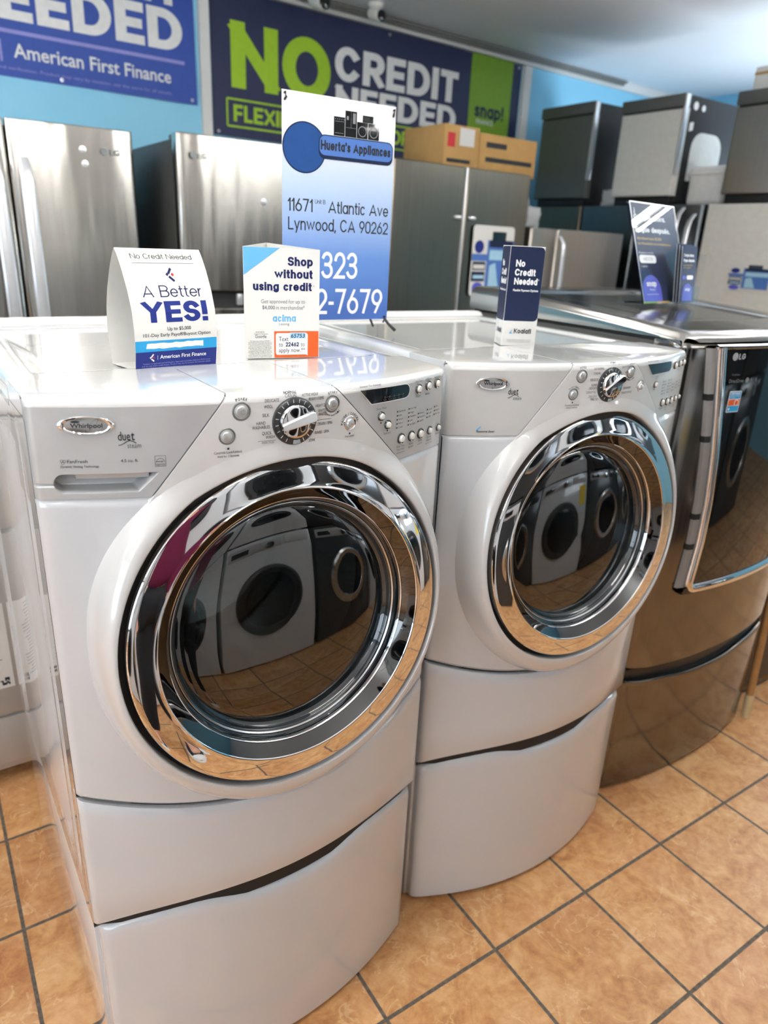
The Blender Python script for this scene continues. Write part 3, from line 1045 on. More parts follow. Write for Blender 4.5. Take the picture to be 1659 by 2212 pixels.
    def r_out(a):
        s = math.sin(a)
        w = blend_w(a)
        r = 0.309
        if s < 0: r += 0.026 * (-s) ** 1.5
        else: r += 0.013 * max(0, math.sin(2 * min(a, PI - a))) ** 1.5
        d = abs(math.degrees(a) - 90.5) / 46
        return r * (1 - w) + w * (0.318 + 0.006 * d * d)
    for t in [0, 0.03, 0.08, 0.16, 0.28, 0.42, 0.58, 0.74, 0.86, 0.94, 1.0]:
        r = []
        for k in range(n):
            a = 2 * PI * k / n
            w = blend_w(a)
            ro = r_out(a)
            rr = ro + (0.2850 - ro) * t
            ip = door_pt(0.2850, a, 0.005)
            x = DC[0] + rr * math.cos(a); z = DC[2] + rr * math.sin(a)
            base = yf(min(max(x, 0.02), MW - 0.02)) + 0.004 * (1 - w) - 0.0011 * w
            steep = 1 - (1 - t) ** 2.6
            soft = t * t * (3 - 2 * t)
            lift = steep * (1 - w) + soft * w
            tgt = min(ip[1], base - 0.003)
            rim[k] = tgt
            yb = base + (tgt - base) * lift
            r.append((x, yb, z + (ip[2] - (DC[2] + 0.2850 * math.sin(a))) * t))
        rows.append(r)
    for rr, dy in ((0.2838, 0.0015), (0.2829, 0.0050)):
        rows.append([(lambda p: (p[0], rim[k] + dy, p[2]))(door_pt(rr, 2 * PI * k / n, 0.0)) for k in range(n)])
    rows.append([door_pt(0.2822, 2 * PI * k / n, -0.03) for k in range(n)])
    mb.grid(rows, 0, close_u=True)
    B(mb, 'door_surround', angle=50)
    # ---- door
    mb = MB('chrome', 'dark_gap', 'chrome_refl')
    mb.lathe([(0.2735, -0.03), (0.2735, 0.0025), (0.2728, 0.0048), (0.2714, 0.0062), (0.2690, 0.0070), (0.2640, 0.0079), (0.2570, 0.0091), (0.2500, 0.0102), (0.2420, 0.0113), (0.2350, 0.0122), (0.2332, 0.0128), (0.2322, 0.0132), (0.2312, 0.0130), (0.2304, 0.0122), (0.2299, 0.0115)], door_pt, 160, 0)
    mb.lathe([(0.2299, 0.0115), (0.2250, 0.0066), (0.2200, 0.0016), (0.2150, -0.0036), (0.2122, -0.0066)], door_pt, 160, 2)
    mb.lathe([(0.2122, -0.0066), (0.2112, -0.0068), (0.2104, -0.0076), (0.2094, -0.0100), (0.2088, -0.0140)], door_pt, 160, 0)
    mb.lathe([(0.2840, -0.016), (0.2730, -0.016)], door_pt, 96, 1)
    door = B(mb, 'door', angle=25)
    mb = MB('bowl', 'chrome_soft')
    mb.lathe([(0.2090, -0.0165), (0.2065, -0.0180), (0.2045, -0.0195), (0.2030, -0.0215), (0.1990, -0.0225), (0.1965, -0.0270), (0.1950, -0.034), (0.1905, -0.0365), (0.1880, -0.040)], door_pt, 128, 0)
    mb.lathe([(0.2030, -0.0195), (0.2018, -0.0192), (0.2000, -0.0215)], door_pt, 128, 1)
    B(mb, 'door_bowl', door, angle=60)
    mb = MB('smoked')
    mb.lathe([(0.1900, -0.0370), (0.185, -0.0352), (0.17, -0.0330), (0.13, -0.0300), (0.08, -0.0280), (0.04, -0.0272), (0.0005, -0.027)], door_pt, 128, 0)
    B(mb, 'door_glass', door, angle=60)
    # drum and its rubber collar behind the glass
    mb = MB('drum', 'gasket', 'chrome_soft')
    dp = lambda r, a, h: door_pt(r, a, h)
    mb.lathe([(0.21, -0.16), (0.245, -0.19), (0.25, -0.30), (0.25, -0.52), (0.22, -0.55), (0.0005, -0.56)], dp, 72, 0)
    mb.lathe([(0.2795, -0.03), (0.27, -0.06), (0.225, -0.075), (0.21, -0.10), (0.215, -0.13), (0.21, -0.16)], dp, 72, 1)
    for k in range(3):
        a = 2 * PI * k / 3 + 0.5
        path = [door_pt(0.225, a, -0.2), door_pt(0.205, a, -0.26), door_pt(0.205, a, -0.44), door_pt(0.225, a, -0.5)]
        mb.tube(path, [0.02, 0.032, 0.032, 0.02], 12, 2)
    B(mb, 'drum')
    # ---- knob
    kx, kz = 0.3405, 1.3175
    c = Vector((kx, yf(kx) - 0.002, kz))
    kf = lambda r, a, h: (c.x + r * math.cos(a), c.y - h, c.z + r * math.sin(a))
    mb = MB('knob_ring', 'white_ink', 'chrome_soft')
    mb.lathe([(0.0355, -0.002), (0.0350, 0.0012), (0.0335, 0.0022), (0.0255, 0.0030), (0.025, 0.0)], kf, 72, 0)
    for k in range(20):
        a = 2 * PI * k / 20 + 0.1
        if 4.3 < a < 5.1: continue
        v, f = ring(kx, kz, 0.0275, 0.0325, 1, a, a + 0.03)
        mb.flat((v, f), lambda x, z: (x, c.y - 0.0032, z), 1)
    v, f = ring(kx, kz, 0.0275, 0.0335, 6, math.radians(262), math.radians(284))
    mb.flat((v, f), lambda x, z: (x, c.y - 0.0034, z), 2)
    knob = B(mb, 'knob', root, angle=30)
    mb = MB('chrome')
    mb.lathe([(0.0252, 0.0), (0.0250, 0.006), (0.0235, 0.0085), (0.020, 0.0095), (0.0003, 0.0105)], kf, 56, 0)
    ang = math.radians(14 if wash else 28)
    ca, sa = math.cos(ang), math.sin(ang)
    outl = [(-0.0255, -0.0048), (-0.012, -0.0062), (0.010, -0.0072), (0.026, -0.0080), (0.0295, -0.006), (0.0305, 0), (0.0295, 0.006), (0.026, 0.0080), (0.010, 0.0072), (-0.012, 0.0062), (-0.0255, 0.0048)]
    pts = lambda s_, h: [(c.x + (a * ca - b * sa * s_), c.y - h, c.z + (a * sa + b * ca * s_)) for a, b in outl]
    rows = [pts(1.15, 0.005), pts(1.1, 0.009), pts(1.0, 0.0125), pts(0.8, 0.0140)]
    mb.grid(rows, 0, close_u=True)
    mb.add(rows[-1], [list(range(len(outl)))], 0)
    B(mb, 'grip', knob, angle=40)
    # ---- buttons
    if wash:
        bl = [(0.261, 1.3375, 0.0135, 0), (0.240, 1.3035, 0.0122, 0), (0.4045, 1.337, 0.0135, 0), (0.4385, 1.303, 0.0118, 1)]
    else:
        bl = [(0.262, 1.3375, 0.0135, 0), (0.247, 1.3025, 0.0120, 0), (0.3985, 1.340, 0.0135, 0), (0.440, 1.306, 0.0105, 1)]
    for x, z, r, kk in bl:
        mb, fn = button(root, x, z, r, 'button_ring' if kk == 0 else 'chrome', 'button')
        B(mb, 'button')
    small = [(0.599, 1.337, 0.0088), (0.628, 1.3385, 0.0088), (0.657, 1.338, 0.0088), (0.506, 1.3045, 0.0078), (0.522, 1.2885, 0.0078)]
    small += [(0.558, 1.2585, 0.0095), (0.586, 1.2575, 0.0095), (0.613, 1.2565, 0.0095), (0.642, 1.2565, 0.0078), (0.672, 1.2555, 0.0070)]
    if not wash:
        small = [q for q in small if abs(q[0] - 0.522) > 0.001]
    for x, z, r in small:
        mb, fn = button(root, x, z, r, 'knob_ring', 'button_white', 0.0055)
        B(mb, 'button')
    # ---- display
    mb = MB('white_ink', 'display', 'ink_soft')
    def disp(g):
        out = [(0.458 - g * 1.6, 1.351 + g), (0.560, 1.3495 + g)]
        out += [(0.5625 + (0.0105 + g) * math.cos(t), 1.3385 + (0.0108 + g) * math.sin(t)) for t in [PI / 2 - PI * i / 8 for i in range(1, 8)]]
        return out + [(0.560, 1.3275 - g), (0.483 - g * 0.6, 1.3275 - g)]
    def tri_fan(p): return p, [list(range(len(p)))]
    def strip_poly(p, eps, mi):
        # cut into narrow vertical strips so that it follows the bulge
        import bisect
        bm = bmesh.new()
        vs = [bm.verts.new((x, 0, z)) for x, z in p]
        bm.faces.new(vs)
        x = 0.45
        while x < 0.60:
            bmesh.ops.bisect_plane(bm, geom=list(bm.verts) + list(bm.edges) + list(bm.faces), plane_co=(x, 0, 0), plane_no=(1, 0, 0))
            x += 0.012
        bm.verts.index_update()
        mb.add([(v.co.x, yf(v.co.x) - eps, v.co.z) for v in bm.verts], [[v.index for v in f.verts] for f in bm.faces], mi)
        bm.free()
    strip_poly(disp(0.0016), 0.0008, 0)
    strip_poly(disp(0.0), 0.0014, 1)
    g = fp(0.0019)
    for i in range(5):
        mb.flat(ring(0.512 + i * 0.011, 1.3345, 0.0010, 0.0016, 12), g, 2)
        if i < 4: mb.flat(line(0.514 + i * 0.011, 1.3345, 0.5212 + i * 0.011, 1.3345, 0.0004), g, 2)
    for i, q in enumerate(('Soak', 'Wash', 'Rinse', 'Spin', 'Dry')):
        mb.flat(text(q, 0.512 + i * 0.0112, 1.3295, 0.0022, align='C'), g, 2)
    B(mb, 'display', right)
    # ---- oval badge
    by = 1.3255
    bx = 0.0665 if wash else 0.077
    be = 0.0325 if wash else 0.0305
    mb = MB('chrome', 'chrome_soft', 'ink')
    def bf(r, a, h):
        x = bx + be * r * math.cos(a)
        return (x, yf(x) - h, by + 0.0128 * r * math.sin(a))
    mb.lathe([(1.0, -0.001), (1.0, 0.0022), (0.94, 0.0036), (0.84, 0.0034), (0.78, 0.0024)], bf, 48, 0)
    mb.lathe([(0.80, 0.0024), (0.6, 0.0028), (0.3, 0.003), (0.01, 0.003)], bf, 48, 1)
    bp = lambda x, z: (x, yf(x) - 0.0036, z)
    mb.flat(text('Whirlpool', bx, by - 0.0028, 0.0058, w=be * 1.12, align='C', bold=0.012), bp, 2)
    v, f = ring(0, 0, 0.0098, 0.0102, 30)
    mb.flat(([(bx + 0.006 + (x * 0.72 + z * 0.30), by + (z * 0.72 + x * 0.55) * 0.98) for x, z in v], f), bp, 2)
    mb.flat(disc(bx - 0.0125, by + 0.0052, 0.0052, 0.0015, 18), bp, 2)
    B(mb, 'badge', left)
    # ---- printed lettering
    ink(root, B, kind, left, right)
    return root


def ink(root, B, kind, left, right):
    wash = kind == 'washer'
    g = fp()
    mb = MB('ink', 'ink_soft', 'sky')
    T = lambda *a, mi=0, **k: mb.flat(text(*a, **k), g, mi)
    # series name with its swash
    dx, dz = (0.102, 1.3045) if wash else (0.1085, 1.3045)
    T('due', dx, dz, 0.0118, w=0.0148, bold=0.01)
    T('t', dx + 0.0155, dz, 0.0125, w=0.0045, bold=0.01)
    for k in range(10):
        a, b = k / 10, (k + 1) / 10
        y = lambda q: dz - 0.0035 + 0.0030 * math.sin((q - 0.35) * 5.2)
        mb.flat(line(dx + 0.0215 * a, y(a), dx + 0.0215 * b, y(b), 0.0011), g, 0)
    T('steam', dx + 0.0105, dz - 0.0105, 0.0068, w=0.0165, mi=1)
    if wash:
        T('FanFresh', 0.0405, 1.2745, 0.0046, w=0.0235, shear=0.15)
        T('Dynamic Venting Technology', 0.0325, 1.2683, 0.0030, w=0.0445, shear=0.2, bold=0.005)
        for q in range(3):
            a = 2 * PI * q / 3 + 0.4
            mb.flat(ring(0.0360 + 0.0019 * math.cos(a), 1.2765 + 0.0019 * math.sin(a), 0.0014, 0.0018, 16), g, 0)
        T('4.5 cu. ft.', 0.1030, 1.2745, 0.0042, w=0.021, shear=0.12)
        x0, x1, z0, z1 = 0.1445, 0.1580, 1.2665, 1.2815
        for q in ((x0, z0, x1, z0), (x1, z0, x1, z1), (x1, z1, x0, z1), (x0, z1, x0, z0), (x0, z0 + 0.0035, x1, z0 + 0.0035)):
            mb.flat(line(*q, 0.0004), g, 0)
        mb.flat(ring((x0 + x1) / 2, z0 + 0.0045, 0.0055, 0.0059, 16, 0.2, PI - 0.2, 1.2), g, 0)
        T('energy', x0 + 0.0012, z0 + 0.0062, 0.0024, w=0.0098, shear=0.3)
        T('ENERGY STAR', x0 + 0.0008, z0 + 0.0009, 0.0018, w=0.0118)
    else:
        T('Resource Saver', 0.0560, 1.2300, 0.0046, w=0.0345, shear=0.2, bold=0.01)
        mb.flat(poly((0.0545, 1.2330), (0.0575, 1.2385), (0.0635, 1.2430), (0.0625, 1.2385), (0.0580, 1.2340)), g, 2)
    B(mb, 'lettering', left, smooth=False)
    # centre legend
    g2 = fp(0.0022)
    mb = MB('ink', 'ink_soft')
    T2 = lambda *a, mi=0, **k: mb.flat(text(*a, **k), g2, mi)
    kx, kz = 0.3405, 1.3175
    H = 0.0046
    if wash:
        L = [('NORMAL', 0.3220, 1.3580, 'L', 0.021, 0.03), ('CASUAL', 0.3250, 1.3532, 'L', 0.019, 0), ('DELICATE', 0.3160, 1.3480, 'R', 0.0215, 0),
             ('WOOL', 0.3065, 1.3395, 'R', 0.0135, 0), ('SILK', 0.3010, 1.3275, 'R', 0.0105, 0), ('HAND', 0.2950, 1.3165, 'R', 0.0135, 0), ('WASHABLES', 0.3015, 1.3105, 'R', 0.0265, 0),
             ('QUICK', 0.3040, 1.3015, 'R', 0.0145, 0), ('WASH', 0.3085, 1.2955, 'R', 0.0135, 0),
             ('ACTIVE WEAR', 0.3515, 1.3520, 'L', 0.0275, 0), ('BULKY ITEMS', 0.3635, 1.3455, 'L', 0.0255, 0), ('HEAVY DUTY', 0.3750, 1.3345, 'L', 0.0245, 0),
             ('WHITEST', 0.3790, 1.3265, 'L', 0.0165, 0), ('WHITES', 0.3800, 1.3212, 'L', 0.0145, 0), ('DRAIN / SPIN', 0.3790, 1.3065, 'L', 0.0255, 0),
             ('RINSE / SPIN', 0.3745, 1.2940, 'L', 0.0245, 0), ('SOAK', 0.3640, 1.2835, 'L', 0.0110, 0), ('CLEAN WASHER', 0.3200, 1.2765, 'L', 0.0330, 0)]
    else:
        L = [('NORMAL', 0.3290, 1.3590, 'L', 0.0185, 0.02), ('JEANS', 0.3540, 1.3575, 'L', 0.0120, 0), ('CASUAL', 0.3080, 1.3400, 'R', 0.0175, 0), ('ECO NORMAL', 0.316, 1.3490, 'R', 0.026, 0),
             ('DELICATE', 0.3040, 1.3275, 'R', 0.0205, 0), ('SUPER', 0.3030, 1.3165, 'R', 0.0145, 0), ('DELICATE', 0.3040, 1.3105, 'R', 0.0205, 0),
             ('BULKY ITEMS', 0.3680, 1.3490, 'L', 0.0230, 0), ('HEAVY DUTY', 0.3790, 1.3380, 'L', 0.020, 0), ('SANITIZE', 0.3800, 1.3230, 'L', 0.0185, 0), ('QUICK REFRESH', 0.3815, 1.3055, 'L', 0.0250, 0),
             ('ENHANCED TOUCH UP', 0.3785, 1.2960, 'L', 0.0330, 0), ('TIMED DRY', 0.3120, 1.2880, 'R', 0.0215, 0), ('QUICK DRY', 0.3270, 1.2775, 'C', 0.0205, 0)]
    for t, x, z, al, w, bd in L:
        T2(t, x, z, H if wash else 0.0044, w=w, align=al, bold=bd)
    if wash:
        T2('With', 0.3280, 1.2723, 0.0026, w=0.0055); T2('affresh', 0.3350, 1.2700, 0.0040, w=0.0125, bold=0.03, rot=0.1)
        mb.flat(line(0.2835, 1.2925, 0.3105, 1.2925, 0.0005), g2, 0); T2('WASH CYCLES', 0.2890, 1.2885, 0.0028, w=0.0185)
        mb.flat(line(0.3775, 1.3150, 0.4030, 1.3150, 0.0005), g2, 0)
        T2('Controls Lock/Unlock', 0.2405, 1.2790, 0.0036, w=0.0395, align='C'); T2('Hold for 3 Seconds', 0.2405, 1.2738, 0.0030, w=0.0300, align='C')
        mb.flat(disc(0.2405, 1.2860, 0.0016), g2, 0)
        mb.flat(disc(0.4385, 1.2870, 0.0016), g2, 0); T2('Door Locked', 0.4385, 1.2815, 0.0034, w=0.0175, align='C')
        mb.flat(arc_text('POWER', 0.261, 1.3375, 0.0158, 0.0040, 90, 0.02), g2, 0)
        mb.flat(arc_text('START', 0.4045, 1.337, 0.0152, 0.0038, 90, 0.02), g2, 0)
        mb.flat(arc_text('Press and Hold', 0.4045, 1.337, 0.0185, 0.0030, 270, 0.0, False), g2, 0)
        mb.flat(arc_text('PAUSE / CANCEL', 0.4385, 1.303, 0.0136, 0.0036, 95, 0.02, kx=0.95), g2, 0)
    else:
        mb.flat(line(0.277, 1.3065, 0.304, 1.3065, 0.0004), g2, 0); T2('AUTOMATIC CYCLES', 0.303, 1.3025, 0.0024, w=0.025, align='R')
        T2('MANUAL CYCLES', 0.306, 1.2960, 0.0024, w=0.020, align='R'); mb.flat(line(0.284, 1.2945, 0.308, 1.2945, 0.0004), g2, 0)
        T2('Controls Lock/Unlock', 0.2470, 1.2795, 0.0034, w=0.0345, align='C'); T2('Hold for 3 Seconds', 0.2470, 1.2745, 0.0028, w=0.0270, align='C')
        mb.flat(disc(0.2470, 1.2862, 0.0016), g2, 0)
        mb.flat(arc_text('POWER', 0.262, 1.3375, 0.0158, 0.0036, 90, 0.02), g2, 0)
        mb.flat(arc_text('Drum Light', 0.247, 1.3025, 0.0140, 0.0034, 90, 0.0), g2, 0)
        mb.flat(arc_text('START', 0.3985, 1.340, 0.0150, 0.0036, 90, 0.02), g2, 0)
        mb.flat(arc_text('Press and Hold', 0.3985, 1.340, 0.0180, 0.0028, 270, 0.0, False), g2, 0)
        mb.flat(arc_text('PAUSE / CANCEL', 0.440, 1.306, 0.0124, 0.0032, 95, 0.02, kx=0.95), g2, 0)
    # signs on the two big push buttons
    for x, z in ([(0.261, 1.3375), (0.4045, 1.337)] if wash else [(0.262, 1.3375), (0.3985, 1.340)]):
        gb = lambda a, b: (a, yf(x) - 0.0072, b)
        mb.flat(ring(x, z, 0.0028, 0.0033, 16, math.radians(120), math.radians(420)), gb, 1)
        mb.flat(line(x, z + 0.0005, x, z + 0.0042, 0.0005), gb, 1)
    c = root
    B(mb, 'lettering', c, smooth=False)
    # right hand plate
    mb = MB('ink', 'ink_soft')
    T3 = lambda *a, mi=1, **k: mb.flat(text(*a, **k), g, mi)
    T3('Estimated Time Remaining', 0.4575, 1.3550, 0.0034, w=0.0440)
    for x, a, b in ((0.599, 'Deep Clean', 'STEAM'), (0.628, 'Oxi Dispenser', 'OPTIONS'), (0.657, 'NightQuiet', '')) if wash else ((0.599, 'Wrinkle', ''), (0.628, 'Shield', 'OPTIONS'), (0.657, 'EcoBoost', '')):
        T3(a, x, 1.3480, 0.0034, w=0.020, align='C')
        if b: T3(b, x, 1.3225, 0.0032, w=0.0145, align='C')
    if wash:
        T3('Delay Wash', 0.506, 1.3155, 0.0038, w=0.0225, align='C'); T3('FanFresh', 0.522, 1.2725, 0.0034, w=0.0165, align='C')
        mb.flat(disc(0.522, 1.2785, 0.0015), g, 0)
    else:
        T3('Wrinkle', 0.506, 1.3200, 0.0032, w=0.0145, align='C'); T3('Shield', 0.506, 1.3155, 0.0032, w=0.0125, align='C')
    mb.flat(disc(0.506, 1.2935, 0.0015), g, 0)
    colsx = [(0.5455, 1.3060, ('Sanitize', 'Hot', 'Warm', 'Warm', 'Cold') if wash else ('High', 'Medium', 'Low', 'Extra Low', 'Air Only')), (0.5755, 1.3060, ('Extra High', 'High', 'Medium', 'Low', 'No Spin') if wash else ('More Dry', 'Very Dry', 'Normal', 'Less Dry', 'Damp')),
             (0.6035, 1.2935, ('Heavy', 'Normal', 'Light')), (0.6310, 1.2955, ('Loud', 'Soft', 'Off')), (0.6545, 1.2965, ('Max', 'Extra', 'Normal'))]
    for x, z, names in colsx:
        st = 0.0068
        for i, nme in enumerate(names):
            mb.flat(disc(x, z - i * st, 0.0015, n=12), g, 0)
            T3(nme, x + 0.0030, z - i * st - 0.0014, 0.0032, w=min(0.0175, 0.0026 * len(nme) + 0.001))
        zt, zb_ = z + 0.003, z - (len(names) - 1) * st - 0.003
        mb.flat(line(x - 0.0030, zt, x - 0.0030, zb_, 0.0003), g, 1)
        mb.flat(line(x - 0.0030, zt, x - 0.0010, zt, 0.0003), g, 1)
    for (x, z), ws in zip(((0.558, 1.2435), (0.586, 1.2425), (0.613, 1.2425), (0.642, 1.2430), (0.672, 1.2430)), (('Water Temp', '*Warm Rinse', 'Selection'), ('Spin', 'Speed'), ('Soil', 'Level'), ('Cycle', 'Signal', 'Hold for 3 sec'), ('Rinse',)) if wash else (('Temperature',), ('Dryness', 'Level'), ('Time', ''), ('Cycle', 'Signal'), ('Static',))):
        for i, q in enumerate(ws):
            if q: T3(q, x, z - i * 0.0052, 0.0034 if i < 2 else 0.0024, w=min(0.021, 0.0022 * len(q) + 0.003), align='C')
    B(mb, 'lettering', right, smooth=False)


def pedestal(name, ox, oy, yaw):
    root = empty(name, (ox, oy, 0), yaw)
    mb = MB('enamel', 'dark_gap')
    mb.box((0.001, 0.022, 0.004), (MW - 0.001, 0.78, 0.4235), 0.004)
    for x in (0.02, MW - 0.07):
        for y in (0.06, 0.70):
            mb.box((x, y, 0.0), (x + 0.05, y + 0.05, 0.02), 0.004, 1)
    mb.build('cabinet', root)
    mb = MB('enamel', 'black_plastic')
    h = MW / 2
    dip = lambda x: 0.424 + 0.030 * (1 - ((x - h) / h) ** 4) - 0.006 - 0.022 * math.exp(-((x - h) / 0.13) ** 4)
    xs = [0.008, 0.0085, 0.010, 0.014, 0.020] + [0.026 + (MW - 0.052) * i / 60 for i in range(61)] + [MW - q for q in (0.020, 0.014, 0.010, 0.0085, 0.008)]
    def yy(x):
        e = min(x - 0.008, MW - 0.008 - x); r = 0.012
        y = -BUL * (1 - ((x - h) / h) ** 2) + 0.004
        return y + (r - math.sqrt(max(0, r * r - (r - e) ** 2)) if e < r else 0)
    rows = []
    prof = [(0.0, 0.03, 0), (0.0, 0.004, 0), (0.004, 0.0, 0), (0.5, 0, 0), (0.9, 0, 0), (1.0, 0, -0.018), (1.0, 0.0015, -0.010), (1.0, 0.005, -0.004), (1.0, 0.011, -0.0008), (1.0, 0.018, 0), (1.0, 0.045, -0.003), (1.0, 0.06, -0.02)]
    for t, dy, dz in prof:
        rows.append([(x, min(yy(x) + dy, 0.05), 0.012 + (dip(x) - 0.012) * t + dz) for x in xs])
    rows = [[(r[0][0], 0.05, r[0][2])] + r + [(r[-1][0], 0.05, r[-1][2])] for r in rows]
    mb.grid(rows)
    # dark finger slot behind the lip
    xs2 = [0.06 + (MW - 0.12) * i / 30 for i in range(31)]
    mb.grid([[(x, yy(x) + 0.030, z) for x in xs2] for z in (0.37, 0.450)], 1)
    mb.build('drawer', root)
    return root

M['silver_light'] = simple('warm_silver_console', (0.60, 0.60, 0.585), 0.28, 0.15, 0.3, 0.02)
AW, AD, GAP, YD = 0.0155, -0.0365, 0.0404, 0.0493
DX = MW + GAP
zb = 0.424
tag(pedestal('laundry_pedestal', 0, 0, AW), 'white drawer pedestal under the nearer white washer at the front left', 'pedestal', 'white drawer pedestals')
tag(pedestal('laundry_pedestal', DX, YD, AD), 'white drawer pedestal under the white dryer beside the grey steel machine', 'pedestal', 'white drawer pedestals')
tag(front_loader('front_load_washer', 0, 0, AW, zb, 'washer'), 'white front-load washer with soap drawer grip and big chrome-ringed door, nearest the camera', 'washer')
tag(front_loader('front_load_dryer', DX, YD, AD, zb, 'dryer'), 'white front-load dryer with chrome-ringed door between white washer and grey steel machine', 'dryer')

# ------------------------------------------------------------------ cards and little banner on the white tops
def face_frame(a, b):
    """a, b: base corners of an upright face; returns fn(s, z, d) -> point, d towards the viewer, and the width"""
    a, b = Vector(a), Vector(b)
    d = (b - a); L = d.length; d.normalize()
    n = Vector((d.y, -d.x, 0))
    return (lambda s, z, e=0.0: a + d * s + n * e + Vector((0, 0, z))), L

ZTOP = 1.3575    # dished field of the tops

def chevron_logo(mb, fn, x, y, k, m0, m1):
    def para(cx, cy, w, h, ang, m):
        c, s = math.cos(ang), math.sin(ang)
        mb.flat(poly(*[(x + k * (cx + a * c - b * s), y + k * (cy + a * s + b * c)) for a, b in ((-w, -h), (w, -h), (w, h), (-w, h))]), fn, m)
    para(0.05, 0.42, 0.40, 0.15, math.radians(52), m0)
    para(-0.38, 0.02, 0.17, 0.15, math.radians(52), m0)
    para(0.36, 0.0, 0.17, 0.15, math.radians(-38), m1)
    para(0.12, -0.50, 0.42, 0.15, math.radians(-42), m0)

def better_yes_card():
    root = empty('table_tent', (0.183, 0.157, ZTOP + 0.0006), 0.2085)
    Wd, Hh, Dp = 0.146, 0.181, 0.080
    key = [(0.0, 0.0), (0.03, -0.0045), (0.06, -0.006), (0.09, -0.003), (0.12, 0.006), (0.15, 0.0195), (0.17, 0.031), (Hh, 0.0395)]
    def prof(z):
        for (z0, t0), (z1, t1) in zip(key, key[1:]):
            if z <= z1 + 1e-9:
                return t0 + (t1 - t0) * (z - z0) / (z1 - z0)
        return key[-1][1]
    zs = [Hh * i / 40 for i in range(41)]
    mb = MB('paper')
    pts = [(prof(z), z) for z in zs] + [(Dp - prof(z), z) for z in reversed(zs[:-1])]
    th = 0.0005
    mb.grid([[(0, t, z) for t, z in pts], [(Wd, t, z) for t, z in pts]])
    inner = [(t + (th if i <= 40 else -th), z - (0.001 if abs(z - Hh) < 1e-6 else 0)) for i, (t, z) in enumerate(pts)]
    mb.grid([[(0, t, z) for t, z in inner], [(Wd, t, z) for t, z in inner]])
    mb.add([(0, 0, 0.0), (Wd, 0, 0.0), (Wd, Dp, 0.0), (0, Dp, 0.0), (0, 0, 0.0006), (Wd, 0, 0.0006), (Wd, Dp, 0.0006), (0, Dp, 0.0006)], [[0, 1, 2, 3], [4, 5, 6, 7]])
    mb.build('card', root)
    pr = MB('navy', 'royal', 'cyan', 'correction', 'white_ink', 'red', 'ink', 'lilac')
    def fnk(e):
        return lambda x, z: (x, prof(z) - e, z)
    f, f2 = fnk(0.0003), fnk(0.0005)
    def band(z0, z1, mi):
        pr.grid([[(x, prof(z) - 0.0002, z) for x in (0.0003, Wd - 0.0003)] for z in [z0 + (z1 - z0) * i / 10 for i in range(11)]], mi)
    band(0.0, 0.0285, 1); band(0.0285, 0.0455, 2)
    # correction tape over the old line
    rng = random.Random(3)
    up = [(0.020 + 0.100 * i / 14, 0.0415 + rng.uniform(-0.0008, 0.0008)) for i in range(15)]
    dn = [(0.120 - 0.102 * i / 14, 0.0330 + rng.uniform(-0.0008, 0.0008)) for i in range(15)]
    vs = up + dn
    pr.add([f(*p) for p in vs], [[i, i + 1, 28 - i, 29 - i] for i in range(14)], 3)
    pr.flat(text("Text 'APPLY' to 67807", 0.0210, 0.0350, 0.0042, w=0.096), f2, 4)
    T = lambda *a, mi=0, **k: pr.flat(cut(text(*a, **k), None, 0.004), f, mi)
    T('No Credit Needed', 0.073, 0.1660, 0.0074, w=0.106, align='C', mi=6, wt=0.10)
    pr.flat(line(0.020, 0.1600, 0.126, 0.1600, 0.0005), f, 6)
    chevron_logo(pr, f, 0.078, 0.1435, 0.0125, 0, 5)
    T('A Better', 0.075, 0.1105, 0.0172, w=0.104, align='C', wt=0.085)
    T('YES!', 0.0735, 0.0730, 0.0315, w=0.116, align='C', bold=0.045, mi=1)
    T('Up to $5,000', 0.077, 0.0605, 0.0052, w=0.042, align='C', bold=0.01, mi=6)
    T('101-Day Early Payoff/Buyout Option', 0.074, 0.0515, 0.0050, w=0.120, align='C', bold=0.008, mi=6)
    chevron_logo(pr, f2, 0.028, 0.0190, 0.0075, 4, 5)
    pr.flat(line(0.0375, 0.0150, 0.0375, 0.0225, 0.0004), f2, 4)
    T = lambda *a, mi=4, **k: pr.flat(cut(text(*a, **k), None, 0.004), f2, mi)
    T('American First Finance', 0.0415, 0.0165, 0.0058, w=0.084, bold=0.012)
    T('*Subject to approval and verification. Approval is possible without a FICO score,', 0.073, 0.0085, 0.0022, w=0.122, align='C', mi=7)
    T('but we may check credit history. Product may vary by location. See store for details.', 0.073, 0.0050, 0.0022, w=0.124, align='C', mi=7)
    pr.build('print', root, smooth=False)
    tag(root, 'white bowed table tent reading A Better YES! on the white washer top', 'table tent')

